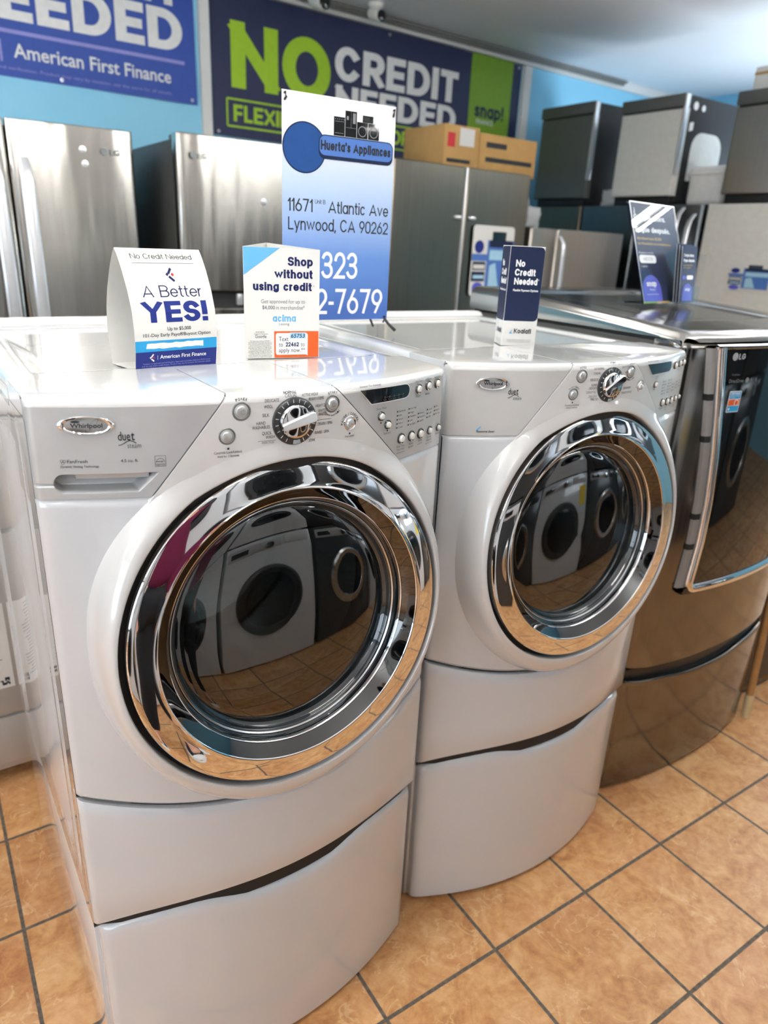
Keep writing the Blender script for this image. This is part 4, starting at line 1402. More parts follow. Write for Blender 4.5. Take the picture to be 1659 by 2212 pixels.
def trifold_card():
    a, b = Vector((0.394, 0.223, 0)), Vector((0.531, 0.200, 0))
    ang = math.atan2(b.y - a.y, b.x - a.x)
    root = empty('trifold_card', (a.x, a.y, ZTOP + 0.0004), ang)
    Wd, Hh = 0.139, 0.190
    ap = (0.076, 0.132)
    mb = MB('paper')
    tri = [(0, 0), (Wd, 0), ap]
    cxy = (sum(p[0] for p in tri) / 3, sum(p[1] for p in tri) / 3)
    inn = [(p[0] + (cxy[0] - p[0]) * 0.018, p[1] + (cxy[1] - p[1]) * 0.018) for p in tri]
    tops = {0: Hh, 1: Hh - 0.001, 2: Hh + 0.006}
    o3 = [(p[0], p[1], 0) for p in tri] + [(p[0], p[1], tops[i]) for i, p in enumerate(tri)] + [(p[0], p[1], 0) for p in inn] + [(p[0], p[1], tops[i]) for i, p in enumerate(inn)]
    fs = []
    for i in range(3):
        j = (i + 1) % 3
        fs += [[i, j, 3 + j, 3 + i], [6 + j, 6 + i, 9 + i, 9 + j], [3 + i, 3 + j, 9 + j, 9 + i]]
    mb.add(o3, fs)
    mb.build('card', root, smooth=False)
    pr = MB('navy', 'sky', 'orange', 'white_ink', 'grey_print', 'ink', 'pale_blue')
    e = [0.0003]
    def mk(ee): return lambda x, y: (x * Wd, -ee, y * Hh)
    f, f2, f3 = mk(0.0003), mk(0.0006), mk(0.0009)
    def T(body, x, y, h, w, al='L', bold=0.0, mi=0, fn=None, **k):
        v, ff = text(body, 0, 0, h, w=w * Wd, align=al, bold=bold, **k)
        pr.flat(([(x + p[0] / Wd, y + p[1] / Hh, *p[2:]) for p in v], ff), fn or f, mi)
    pr.flat(poly((0.004, 0.997), (0.004, 0.755), (0.47, 0.997)), f, 1)
    T('Shop', 0.905, 0.845, 0.0150, 0.335, 'R', 0.04)
    T('without', 0.905, 0.733, 0.0150, 0.510, 'R', 0.04)
    T('using credit', 0.895, 0.622, 0.0145, 0.775, 'R', 0.04)
    T('*', 0.915, 0.645, 0.006, 0.012, 'L')
    T('Get approved for up to', 0.22, 0.508, 0.0066, 0.585, mi=4, bold=0.005)
    T('$4,000', 0.235, 0.453, 0.0066, 0.165, mi=4, bold=0.035)
    T('in merchandise*', 0.415, 0.453, 0.0066, 0.385, mi=4, bold=0.005)
    T('acima', 0.370, 0.340, 0.0125, 0.310, mi=1, bold=0.03)
    pr.flat(poly((0.495, 0.398), (0.515, 0.388), (0.522, 0.404)), f, 5)
    T('Leasing', 0.455, 0.308, 0.0045, 0.135, mi=4)
    for i in range(5):
        pr.flat(poly(*[(0.150 + i * 0.025 + 0.009 * math.sin(q * 2 * PI / 10) * (1 if q % 2 == 0 else 0.45), 0.245 + 0.0066 * math.cos(q * 2 * PI / 10) * (1 if q % 2 == 0 else 0.45)) for q in range(10)]), f, 5)
    T('Thousands of 5-Star Reviews', 0.120, 0.223, 0.0020, 0.185, mi=5)
    T('Google', 0.135, 0.190, 0.0058, 0.150, mi=4, bold=0.02)
    pr.flat(poly((0.388, 0.003), (0.993, 0.003), (0.993, 0.252), (0.388, 0.252)), f, 2)
    bub, _ = rrect(0, 0, 0.435 * Wd, 0.205 * Hh, 0.004)
    pr.flat(([(0.408 + p[0] / Wd, 0.030 + p[1] / Hh) for p in bub], [list(range(len(bub)))]), f2, 3)
    pr.flat(poly((0.60, 0.185), (0.815, 0.185), (0.815, 0.240), (0.60, 0.240)), f3, 6)
    pr.flat(poly((0.80, 0.035), (0.845, 0.020), (0.842, 0.06)), f2, 3)
    fa = mk(0.0012)
    T('Text', 0.448, 0.160, 0.0078, 0.130, mi=5, fn=f3); T('65753', 0.612, 0.192, 0.0068, 0.190, mi=0, fn=fa, bold=0.01, shear=0.15)
    T('to', 0.448, 0.108, 0.0076, 0.055, mi=5, fn=f3); T('22462', 0.535, 0.108, 0.0078, 0.185, mi=0, fn=f3, bold=0.035); T('to', 0.745, 0.108, 0.0076, 0.055, mi=5, fn=f3)
    T('apply now.**', 0.448, 0.054, 0.0076, 0.360, mi=5, fn=f3)
    rows_ = ['*Get approved to lease up to $4,000 in', 'merchandise based on retailer, lease type and', 'select customer qualifications. Prepaid fee,', 'refers to maximum amount some will spend on', 'a lease to own transaction, including sales tax.', 'Some offers vary. This is not an offer to lease.', '*The advertised transaction is a lease purchase', 'messaging program. Message and data rates', 'may apply. Text HELP to 22462 for more info', 'or call 801-297-1982. Text STOP to opt out,', 'to be removed from messaging services', 'www.acima.com/legal terms apply']
    for i, q in enumerate(rows_):
        T(q, 0.200, 0.158 - i * 0.0134, 0.00165, 0.31 if i % 3 else 0.27, 'C', mi=5)
    pr.build('print', root, smooth=False)
    tag(root, 'white three-sided card with blue corner reading Shop without using credit, on the washer top', 'display card')

def slim_box():
    a, b = Vector((1.018, 0.234, 0)), Vector((1.087, 0.199, 0))
    ang = math.atan2(b.y - a.y, b.x - a.x)
    root = empty('display_box', (a.x, a.y, ZTOP + 0.0004), ang)
    Wd, Hh, Dp = 0.0785, 0.213, 0.062
    mb = MB('paper')
    mb.box((0, 0, 0), (Wd, Dp, Hh), 0.0008)
    mb.build('card', root)
    pr = MB('navy_deep', 'white_ink', 'ink', 'cyan', 'grey_print')
    f = lambda x, y: (x * Wd, -0.0003, y * Hh)
    f2 = lambda x, y: (x * Wd, -0.0006, y * Hh)
    fs = lambda x, y: (-0.0003, (1 - x) * Dp, y * Hh)
    fs2 = lambda x, y: (-0.0006, (1 - x) * Dp, y * Hh)
    def nv(fn, corners):
        v, _ = rrect(0, 0, Wd * 0.985, Hh * 0.737, 0.010, corners=corners)
        pr.flat(([(0.008 + p[0] / Wd, 0.258 + p[1] / Hh) for p in v], [list(range(len(v)))]), fn, 0)
    nv(f, (1, 0, 0, 1)); nv(fs, (0, 1, 1, 1))
    def T(body, x, y, h, w, fn, mi=1, bold=0.0, D=Wd, **k):
        v, ff = text(body, 0, 0, h, w=w * D, bold=bold, **k)
        pr.flat(([(x + p[0] / D, y + p[1] / Hh, *p[2:]) for p in v], ff), fn, mi)
    for fn, D in ((f2, Wd), (fs2, Dp)):
        T('No', 0.185, 0.800, 0.0142, 0.270, fn, bold=0.04, D=D)
        T('Credit', 0.185, 0.712, 0.0142, 0.600, fn, bold=0.04, D=D)
        T('Needed', 0.185, 0.624, 0.0142, 0.680, fn, bold=0.04, D=D)
        T('*', 0.880, 0.655, 0.006, 0.03, fn, D=D)
        T('Flexible Payment Options', 0.185, 0.558, 0.0046, 0.730, fn, bold=0.02, D=D)
        T('Koalafi', 0.335, 0.130, 0.0108, 0.510, fn, 2, 0.03, D=D)
        pr.flat(poly((0.190, 0.172), (0.235, 0.150), (0.290, 0.174), (0.250, 0.142)), fn, 3)
        pr.flat(poly((0.190, 0.128), (0.235, 0.146), (0.300, 0.128)), fn, 3)
        for i in range(3):
            T('*The information provided does not assure approval or any specific terms,', 0.16, 0.062 - i * 0.0125, 0.0016, 0.72 - 0.02 * i, fn, 4, D=D)
    pr.build('print', root, smooth=False)
    tag(root, 'slim navy and white upright box reading No Credit Needed, on the white dryer top', 'display box')

def address_banner():
    root = empty('banner_stand', (0.595, 0.488, ZT), -0.037)
    Wd, z0, z1 = 0.270, 0.030, 0.4795
    mb = MB('banner_fade', 'paper')
    bow = lambda s, z: 0.0
    n, m = 12, 12
    rows = [[(Wd * i / n, bow(Wd * i / n, z0 + (z1 - z0) * j / m), z0 + (z1 - z0) * j / m) for i in range(n + 1)] for j in range(m + 1)]
    mb.grid(rows, 0)
    mb.grid([[(p[0], p[1] + 0.0008, p[2]) for p in r] for r in rows], 1)
    mb.build('printed_sheet', root)
    pr = MB('ink', 'white_ink', 'royal', 'sky', 'orange', 'navy_deep', 'black_glass', 'grey_print', 'banner_badge', 'circle_blue')
    lay = lambda e: (lambda s, z: (s, bow(s, z) - e, z))
    f, f2, f3, f4 = lay(0.0004), lay(0.0007), lay(0.0010), lay(0.0013)
    pr.flat(disc(0.0505, 0.379, 0.0500, 0.0485, 48), f, 5)
    pr.flat(disc(0.0505, 0.379, 0.0475, 0.0460, 48), f2, 9)
    pr.flat(rrect(0.083, 0.362, 0.2655, 0.408, 0.014), f3, 5)
    pr.flat(rrect(0.0850, 0.3690, 0.2635, 0.4060, 0.012), f4, 8)
    f5 = lay(0.0016)
    T = lambda *a, mi=0, fn=f, **k: pr.flat(text(*a, **k), fn, mi)
    T("Huerta's Appliances", 0.0875, 0.3790, 0.0185, w=0.172, wt=0.21, fn=f5)
    # the row of black appliances over the name plate
    for x0, x1, za, zb_ in ((0.118, 0.144, 0.409, 0.4445), (0.145, 0.1725, 0.409, 0.4580), (0.1735, 0.2000, 0.409, 0.4400), (0.2015, 0.2285, 0.409, 0.4395), (0.187, 0.213, 0.4405, 0.4535)):
        pr.flat(poly((x0, za), (x1, za), (x1, zb_), (x0, zb_)), f, 6)
    for cx in (0.1868, 0.215):
        pr.flat(ring(cx, 0.4225, 0.0088, 0.0104, 28), f2, 7)
    pr.flat(line(0.1588, 0.427, 0.1588, 0.457, 0.0006), f2, 7); pr.flat(line(0.146, 0.4265, 0.172, 0.4265, 0.0006), f2, 7)
    pr.flat(poly((0.148, 0.441), (0.153, 0.441), (0.153, 0.448), (0.148, 0.448)), f2, 7); pr.flat(poly((0.163, 0.435), (0.170, 0.435), (0.170, 0.455), (0.163, 0.455)), f2, 7)
    pr.flat(line(0.120, 0.436, 0.142, 0.436, 0.0008), f2, 7); pr.flat(line(0.121, 0.414, 0.141, 0.414, 0.0008), f2, 7)
    for i in range(5): pr.flat(disc(0.1215 + i * 0.005, 0.4402, 0.0011, n=10), f2, 7)
    pr.flat(poly((0.189, 0.4425), (0.205, 0.4425), (0.205, 0.4515), (0.189, 0.4515)), f2, 0)
    T('11671', 0.0115, 0.2560, 0.0255, w=0.0595, wt=0.115)
    T('Unit B', 0.0755, 0.2735, 0.0085, w=0.0255, wt=0.10)
    T('Atlantic Ave', 0.1080, 0.2565, 0.0250, w=0.1530, wt=0.115)
    T('Lynwood, CA 90262', 0.0130, 0.2190, 0.0255, w=0.2490, wt=0.115)
    T('323', 0.0925, 0.1205, 0.0565, w=0.0925, mi=1, wt=0.125)
    T('562-7679', 0.0135, 0.0430, 0.0555, w=0.2420, mi=1, wt=0.125)
    pr.build('print', root, smooth=False)
    # rods, hooks and feet of the little stand
    for a, b in (((0.262, 0.004, 0.476), (0.010, 0.060, 0.006)), ((0.006, 0.004, 0.476), (0.268, 0.060, 0.006))):
        mb = MB('black_plastic'); mb.tube([a, b], 0.0028, 10); mb.build('rod', root)
    for a, b in (((0.258, 0.006, 0.040), (0.288, -0.012, 0.004)), ((0.012, 0.006, 0.040), (-0.010, -0.012, 0.004))):
        mb = MB('black_plastic'); mb.tube([a, ((a[0] + b[0]) / 2, -0.006, 0.018), b], [0.0026, 0.0036, 0.0042], 10); mb.build('foot', root)
    for x, z in ((0.006, 0.474), (0.264, 0.472), (0.262, 0.036), (0.008, 0.036)):
        mb = MB('black_plastic')
        mb.tube([(x, 0.012, z - 0.002), (x, -0.004, z), (x + (0.002 if x < 0.1 else -0.002), -0.005, z - 0.008), (x, 0.002, z - 0.013)], 0.0022, 8)
        mb.build('hook', root)
    tag(root, 'small upright banner stand fading from white to blue with an address and phone number', 'banner stand')

M['banner_badge'] = simple('plate_blue_print', srgb(78, 116, 184), 0.45, spec=0.3)
better_yes_card()
trifold_card()
slim_box()
address_banner()

# ------------------------------------------------------------------ grey steel washer at the right
GX, GY, GW = 1.456, 0.072, 0.765
def gy(x):
    h = GW / 2
    y = -0.046 * (1 - ((x - h) / h) ** 2)
    e = min(x, GW - x); r = 0.034
    if e < r:
        e = max(e, 0); y += r - math.sqrt(max(0, r * r - (r - e) ** 2))
    return y
def steel_washer(name, ox, oy, zb):
    root = empty(name, (ox, oy, zb), 0.0)
    OFF = (0, 0, -zb)
    B = lambda mb, nm, p=root, **k: mb.build(nm, p, OFF, **k)
    xs = [0.0001, 0.001, 0.003, 0.007, 0.012, 0.018, 0.025] + [0.034 + (GW - 0.068) * i / 40 for i in range(41)] + [GW - q for q in (0.025, 0.018, 0.012, 0.007, 0.003, 0.001, 0.0001)]
    h = GW / 2
    zsm = lambda x: 0.425 + 0.026 * abs((x - h) / h) ** 6
    def belly(z):                       # the front swells a little at door height
        return -0.002 * math.sin(PI * min(max((z - 0.42) / 0.95, 0), 1))
    mb = MB('graphite')
    rows = []
    for t in [0, 0, 0.004, 0.01] + [0.03 + 0.95 * i / 24 for i in range(25)] + [0.99, 0.997, 1.0]:
        r = []
        for x in xs:
            z = zsm(x) + (1.372 - zsm(x)) * t
            dy = 0.004 if t < 0.003 else (0.012 if t > 0.998 else (0.005 if t > 0.995 else 0.0015 if t > 0.985 else 0))
            r.append((x, gy(x) + belly(z) + dy, z))
        rows.append(r)
    rows = [[(p[0], p[1] + 0.03, p[2]) for p in rows[0]]] + rows + [[(p[0], p[1] + 0.03, p[2]) for p in rows[-1]]]
    rows = [[(0.0, 0.08, r[0][2])] + r + [(GW, 0.08, r[-1][2])] for r in rows]
    mb.grid(rows)
    B(mb, 'front_panel')
    mb = MB('graphite_side')
    mb.box((0.004, 0.076, zb), (GW - 0.004, 0.80, 1.366), 0.004)
    B(mb, 'cabinet')
    # top: rolled edges and a crown rising towards the back, with a dished field
    mb = MB('graphite_top')
    def tz(x, y):
        e = min(x, GW - x)
        f = y - (gy(min(max(x, 0.04), GW - 0.04)) - 0.006)
        base = 1.392 + 0.052 * min(1, max(0, f / 0.72)) ** 0.8
        roll = min(1, max(0, e / 0.035)); roll2 = min(1, max(0, f / 0.05))
        z = base - 0.026 * (1 - math.sqrt(1 - (1 - roll) ** 2)) - 0.020 * (1 - math.sqrt(1 - (1 - roll2) ** 2))
        q = min(x - 0.11, GW - 0.11 - x, f - 0.16, 0.70 - f)
        z -= 0.008 * float(smooth(0.0, 0.03, np.array(q)))
        return z
    xs3 = [0.0, 0.0012, 0.004, 0.009, 0.016, 0.025, 0.035] + [0.045 + (GW - 0.09) * i / 50 for i in range(51)] + [GW - q for q in (0.035, 0.025, 0.016, 0.009, 0.004, 0.0012, 0.0)]
    rows = []
    for j in range(61):
        t = (j / 60) ** 1.35
        r = []
        for x in xs3:
            y0 = gy(min(max(x, 0.012), GW - 0.012)) - 0.006
            y = y0 + (0.805 - y0) * t
            r.append((x, y, tz(x, y)))
        rows.append(r)
    rows = [[(p[0], p[1] + 0.01, 1.3755) for p in rows[0]]] + rows + [[(p[0], p[1], 1.3755) for p in rows[-1]]]
    rows = [[(0.0, r[0][1] + 0.01 * (k == 1), 1.3755)] + r + [(GW, r[-1][1], 1.3755)] for k, r in enumerate(rows)]
    mb.grid(rows)
    B(mb, 'top_panel')
    mb = MB('dark_gap')
    mb.box((0.01, 0.05, 1.364), (GW - 0.01, 0.79, 1.378))
    B(mb, 'joint')
    # ---- door: grey hinge strip, chrome frame, black glass
    D0, D1, ZB, ZTd = 0.074, GW - 0.074, 0.672, 1.362
    yd = lambda x, z: gy(x) + belly(z)
    zbot = lambda x: ZB + 0.018 * abs((x - h) / h) ** 3
    def edge_x(z):                      # the door narrows towards the bottom in a long curve
        return float(np.interp(z, [0.60, 0.69, 0.83, 0.95, 1.07, 1.16, 1.25, 1.32, 1.38], [0.150, 0.160, 0.170, 0.166, 0.152, 0.137, 0.120, 0.106, 0.094]))
    mb = MB('strip_grey', 'black_plastic')
    for sx in (0, 1):
        zs = [0.69 + 0.668 * j / 40 for j in range(41)]
        X = (lambda a: a) if sx == 0 else (lambda a: GW - a)
        st = lambda z: [(X(edge_x(z) - 0.024), yd(edge_x(z) - 0.024, z) + 0.003, z), (X(edge_x(z) - 0.020), yd(edge_x(z) - 0.02, z) - 0.008, z), (X(edge_x(z) + 0.008), yd(edge_x(z), z) - 0.012, z)]
        mb.grid([st(z) for z in zs], 0)
        for zn in (1.235, 1.124, 0.905, 0.815):
            a_, b_ = st(zn - 0.008), st(zn + 0.009)
            q = [(p[0], p[1] - 0.0008, p[2]) for p in a_ + b_]
            mb.add(q, [[0, 1, 4, 3], [1, 2, 5, 4]], 1)
    xs4 = [0.15 + (GW - 0.30) * i / 24 for i in range(25)]
    mb.grid([[(x, yd(x, 0.69) + d, zbot(x) - 0.004 + q) for x in xs4] for d, q in ((0.01, -0.002), (-0.018, 0.0), (-0.022, 0.02))], 1)
    B(mb, 'hinge_strip')
    mb = MB('chrome', 'black_glass')
    R = 0.035
    path = []
    X0, X1 = 0.092, GW - 0.092
    tap = lambda x, z: x + (edge_x(z) - X0) * (1 if x < GW / 2 else -1) * min(1, abs(x - GW / 2) / (GW / 2 - 0.13))
    path += [(X0, ZTd - (ZTd - ZB - R) * j / 30) for j in range(31)]
    path += [(X0 + R - R * math.cos(PI / 2 * j / 8), ZB + R - R * math.sin(PI / 2 * j / 8)) for j in range(1, 9)]
    path += [(X0 + R + (X1 - X0 - 2 * R) * j / 24, ZB) for j in range(1, 25)]
    path += [(X1 - R + R * math.sin(PI / 2 * j / 8), ZB + R - R * math.cos(PI / 2 * j / 8)) for j in range(1, 9)]
    path += [(X1, ZB + R + (ZTd - ZB - R) * j / 30) for j in range(1, 31)]
    def wrap(x, z, dx, dz, hh):
        xx, zz = tap(x, z) + dx, z + dz
        zz += 0.018 * abs((xx - h) / h) ** 3 * max(0, 1 - (zz - ZB) / 0.12)
        return (xx, yd(min(max(xx, 0.04), GW - 0.04), zz) - hh, zz)
    rows = []
    for i, (x, z) in enumerate(path):
        p0, p1 = path[max(0, i - 1)], path[min(len(path) - 1, i + 1)]
        dx, dz = p1[0] - p0[0], p1[1] - p0[1]; l = math.hypot(dx, dz)
        nx, nz = -dz / l, dx / l          # inwards
        rows.append([wrap(x, z, nx * a, nz * a, b) for a, b in ((-0.002, 0.004), (-0.003, 0.014), (0.0, 0.022), (0.006, 0.0255), (0.014, 0.025), (0.021, 0.022), (0.0245, 0.018), (0.025, 0.010))])
    mb.grid(rows, 0)
    # top bar of the frame
    rows = [[(X0 - 0.003 + (X1 - X0 + 0.006) * i / 24, yd(X0 + (X1 - X0) * i / 24, ZTd) - hh, ZTd + dz) for i in range(25)] for dz, hh in ((0.006, 0.004), (0.006, 0.018), (0.003, 0.0235), (-0.002, 0.0235), (-0.006, 0.018), (-0.006, 0.010))]
    mb.grid(rows, 0)
    door = B(mb, 'door')
    mb = MB('black_glass')
    nxg, nzg = 30, 30
    zg0, zg1 = ZB + 0.012, ZTd - 0.003
    mb.grid([[(lambda x, z: (x, yd(x, z) - 0.016, z))(edge_x(zg0 + (zg1 - zg0) * j / nzg) + 0.012 + (GW - 2 * edge_x(zg0 + (zg1 - zg0) * j / nzg) - 0.024) * i / nxg, zg0 + (zg1 - zg0) * j / nzg) for i in range(nxg + 1)] for j in range(nzg + 1)])
    B(mb, 'door_glass', door)
    SH = 0.022
    pr = MB('silver', 'white_ink', 'cyan', 'orange', 'pale_blue', 'grey_print')
    f = lambda x, z: (x + SH, yd(x + SH, z) - 0.0166, z)
    f2 = lambda x, z: (x + SH, yd(x + SH, z) - 0.0170, z)
    pr.flat(disc(0.138, 1.3375, 0.0098, n=28), f, 0)
    pr.flat(ring(0.138, 1.3375, 0.0060, 0.0068, 24, PI / 2, 2 * PI), f2, 5); pr.flat(line(0.138, 1.341, 0.138, 1.334, 0.001), f2, 5)
    pr.flat(text('LG', 0.151, 1.3305, 0.0140, w=0.024, bold=0.03), f, 0)
    pr.flat(text('TrueSteam', 0.138, 1.290, 0.0045, w=0.03), f, 5)
    pr.flat(text('DirectDrive', 0.134, 1.272, 0.0090, w=0.052), f, 5)
    pr.flat(disc(0.200, 1.277, 0.0068, n=20), f, 5); pr.flat(text('6 | 8', 0.214, 1.273, 0.009, w=0.024), f, 5)
    pr.build('lettering', door, OFF, smooth=False)
    SH2 = 0.040
    f = lambda x, z: (x + SH2, yd(x + SH2, z) - 0.0166, z); f2 = lambda x, z: (x + SH2, yd(x + SH2, z) - 0.0170, z)
    st = MB('white_ink', 'cyan', 'orange', 'pale_blue')
    st.flat(rrect(0.1270, 1.195, 0.1720, 1.250, 0.003), f, 0)
    st.flat(rrect(0.1290, 1.230, 0.1700, 1.248, 0.002), f2, 1)
    st.flat(rrect(0.1290, 1.2130, 0.1700, 1.2285, 0.001), f2, 2)
    st.flat(rrect(0.1290, 1.1970, 0.1700, 1.2115, 0.001), f2, 1)
    f3 = lambda x, z: (x + SH2, yd(x + SH2, z) - 0.0174, z)
    st.flat(text('CERTIFIED', 0.131, 1.241, 0.0048, w=0.035, bold=0.02), f3, 0); st.flat(text('asthma & allergy', 0.131, 1.2365, 0.003, w=0.034), f3, 0); st.flat(text('friendly', 0.131, 1.2325, 0.003, w=0.018), f3, 0)
    st.flat(disc(0.158, 1.2195, 0.0085, n=24), f3, 0); st.flat(disc(0.158, 1.2195, 0.0065, n=24), lambda x, z: (x + SH2, yd(x + SH2, z) - 0.0177, z), 2)
    st.flat(disc(0.1345, 1.204, 0.003, n=16), f3, 0)
    tg = st.build('sticker', door, OFF, smooth=False)
    return root

def steel_pedestal(name, ox, oy):
    root = empty(name, (ox, oy, 0), 0.0)
    h = GW / 2
    xs = [0.0001, 0.001, 0.003, 0.007, 0.012, 0.018, 0.025] + [0.034 + (GW - 0.068) * i / 40 for i in range(41)] + [GW - q for q in (0.025, 0.018, 0.012, 0.007, 0.003, 0.001, 0.0001)]
    tp = lambda x: 0.385 + 0.026 * abs((x - h) / h) ** 6 - 0.012 * math.exp(-((x - h) / 0.17) ** 4)
    mb = MB('graphite', 'chrome_soft')
    rows = []
    for t, dy, dz in ((0.0, 0.01, 0), (0.005, 0.002, 0), (0.03, 0, 0), (0.25, 0, 0), (0.5, 0, 0), (0.75, 0, 0), (0.95, 0, 0), (1.0, 0, -0.006), (1.0, 0.002, -0.002), (1.0, 0.006, 0), (1.0, 0.03, 0)):
        rows.append([(x, gy(x) - 0.002 + dy, 0.012 + (tp(x) - 0.012) * t + dz) for x in xs])
    rows = [[(0, 0.08, r[0][2])] + r + [(GW, 0.08, r[-1][2])] for r in rows]
    mb.grid(rows)
    mb.build('drawer', root)
    mb = MB('black_plastic')
    zs = [0.36, 0.4215]
    xs2 = xs[3:-3]
    mb.grid([[(x, gy(x) + 0.016, z) for x in xs2] for z in (0.34, 0.424)])
    mb.build('grip_recess', root)
    mb = MB('graphite_side')
    mb.box((0.004, 0.076, 0.006), (GW - 0.004, 0.79, 0.4235), 0.003)
    for x in (0.03, GW - 0.08):
        for y in (0.10, 0.70):
            mb.box((x, y, 0.0), (x + 0.05, y + 0.05, 0.02), 0.004)
    mb.build('cabinet', root)
    return root
M['graphite_side'] = simple('dark_grey_side', (0.07, 0.068, 0.064), 0.4, 0.3)
tag(steel_washer('steel_washer', GX, GY, 0.4245), 'grey steel front-load washer with black glass door and chrome frame, right of the white dryer', 'washer')
tag(steel_pedestal('laundry_pedestal', GX, GY), 'grey steel drawer pedestal under the washer with black glass door', 'pedestal')

# next machine in the row, only its dark flank and top show past the grey one
def next_machine():
    root = empty('top_load_washer', (2.27, 0.14, 0), 0.0)
    mb = MB('graphite_side'); mb.box((0, 0, 0.025), (0.69, 0.70, 1.02), 0.012); mb.build('cabinet', root)
    mb = MB('graphite_top'); mb.box((-0.004, -0.006, 1.022), (0.694, 0.70, 1.055), 0.014); mb.build('top_panel', root)
    mb = MB('black_glass'); mb.box((0.06, 0.03, 1.0555), (0.63, 0.52, 1.068), 0.006); mb.build('lid', root)
    mb = MB('graphite_top'); mb.box((0.0, 0.56, 1.0555), (0.69, 0.70, 1.17), 0.03); mb.build('console', root)
    mb = MB('black_plastic')
    for x in (0.03, 0.61):
        for y in (0.03, 0.62):
            mb.box((x, y, 0), (x + 0.05, y + 0.05, 0.03), 0.004)
    mb.build('feet', root)
    tag(root, 'dark grey top-load washer just beyond the grey steel washer, mostly outside the picture', 'washer')
next_machine()

# wooden stick resting against the machine beyond
mb = MB('wood'); a, b = Vector((2.244, 0.058, 0.09)), Vector((2.275, 0.112, 0.98))
mb.tube([a, a + (b - a) * 0.5, b], 0.0135, 14)
rt = empty('broom_handle', (2.24, 0.052, 0))
st = MB('wood'); st.tube([a - Vector((2.24, 0.052, 0)), b - Vector((2.24, 0.052, 0))], 0.0135, 14); st.build('stick', rt)
st = MB('wood_pale'); st.tube([(0.001, 0.0, 0.0), (0.004, 0.006, 0.092)], [0.0150, 0.0158], 14); st.build('tip', rt)
tag(rt, 'thin wooden stick with a pale tip standing at the right of the grey steel washer', 'stick')

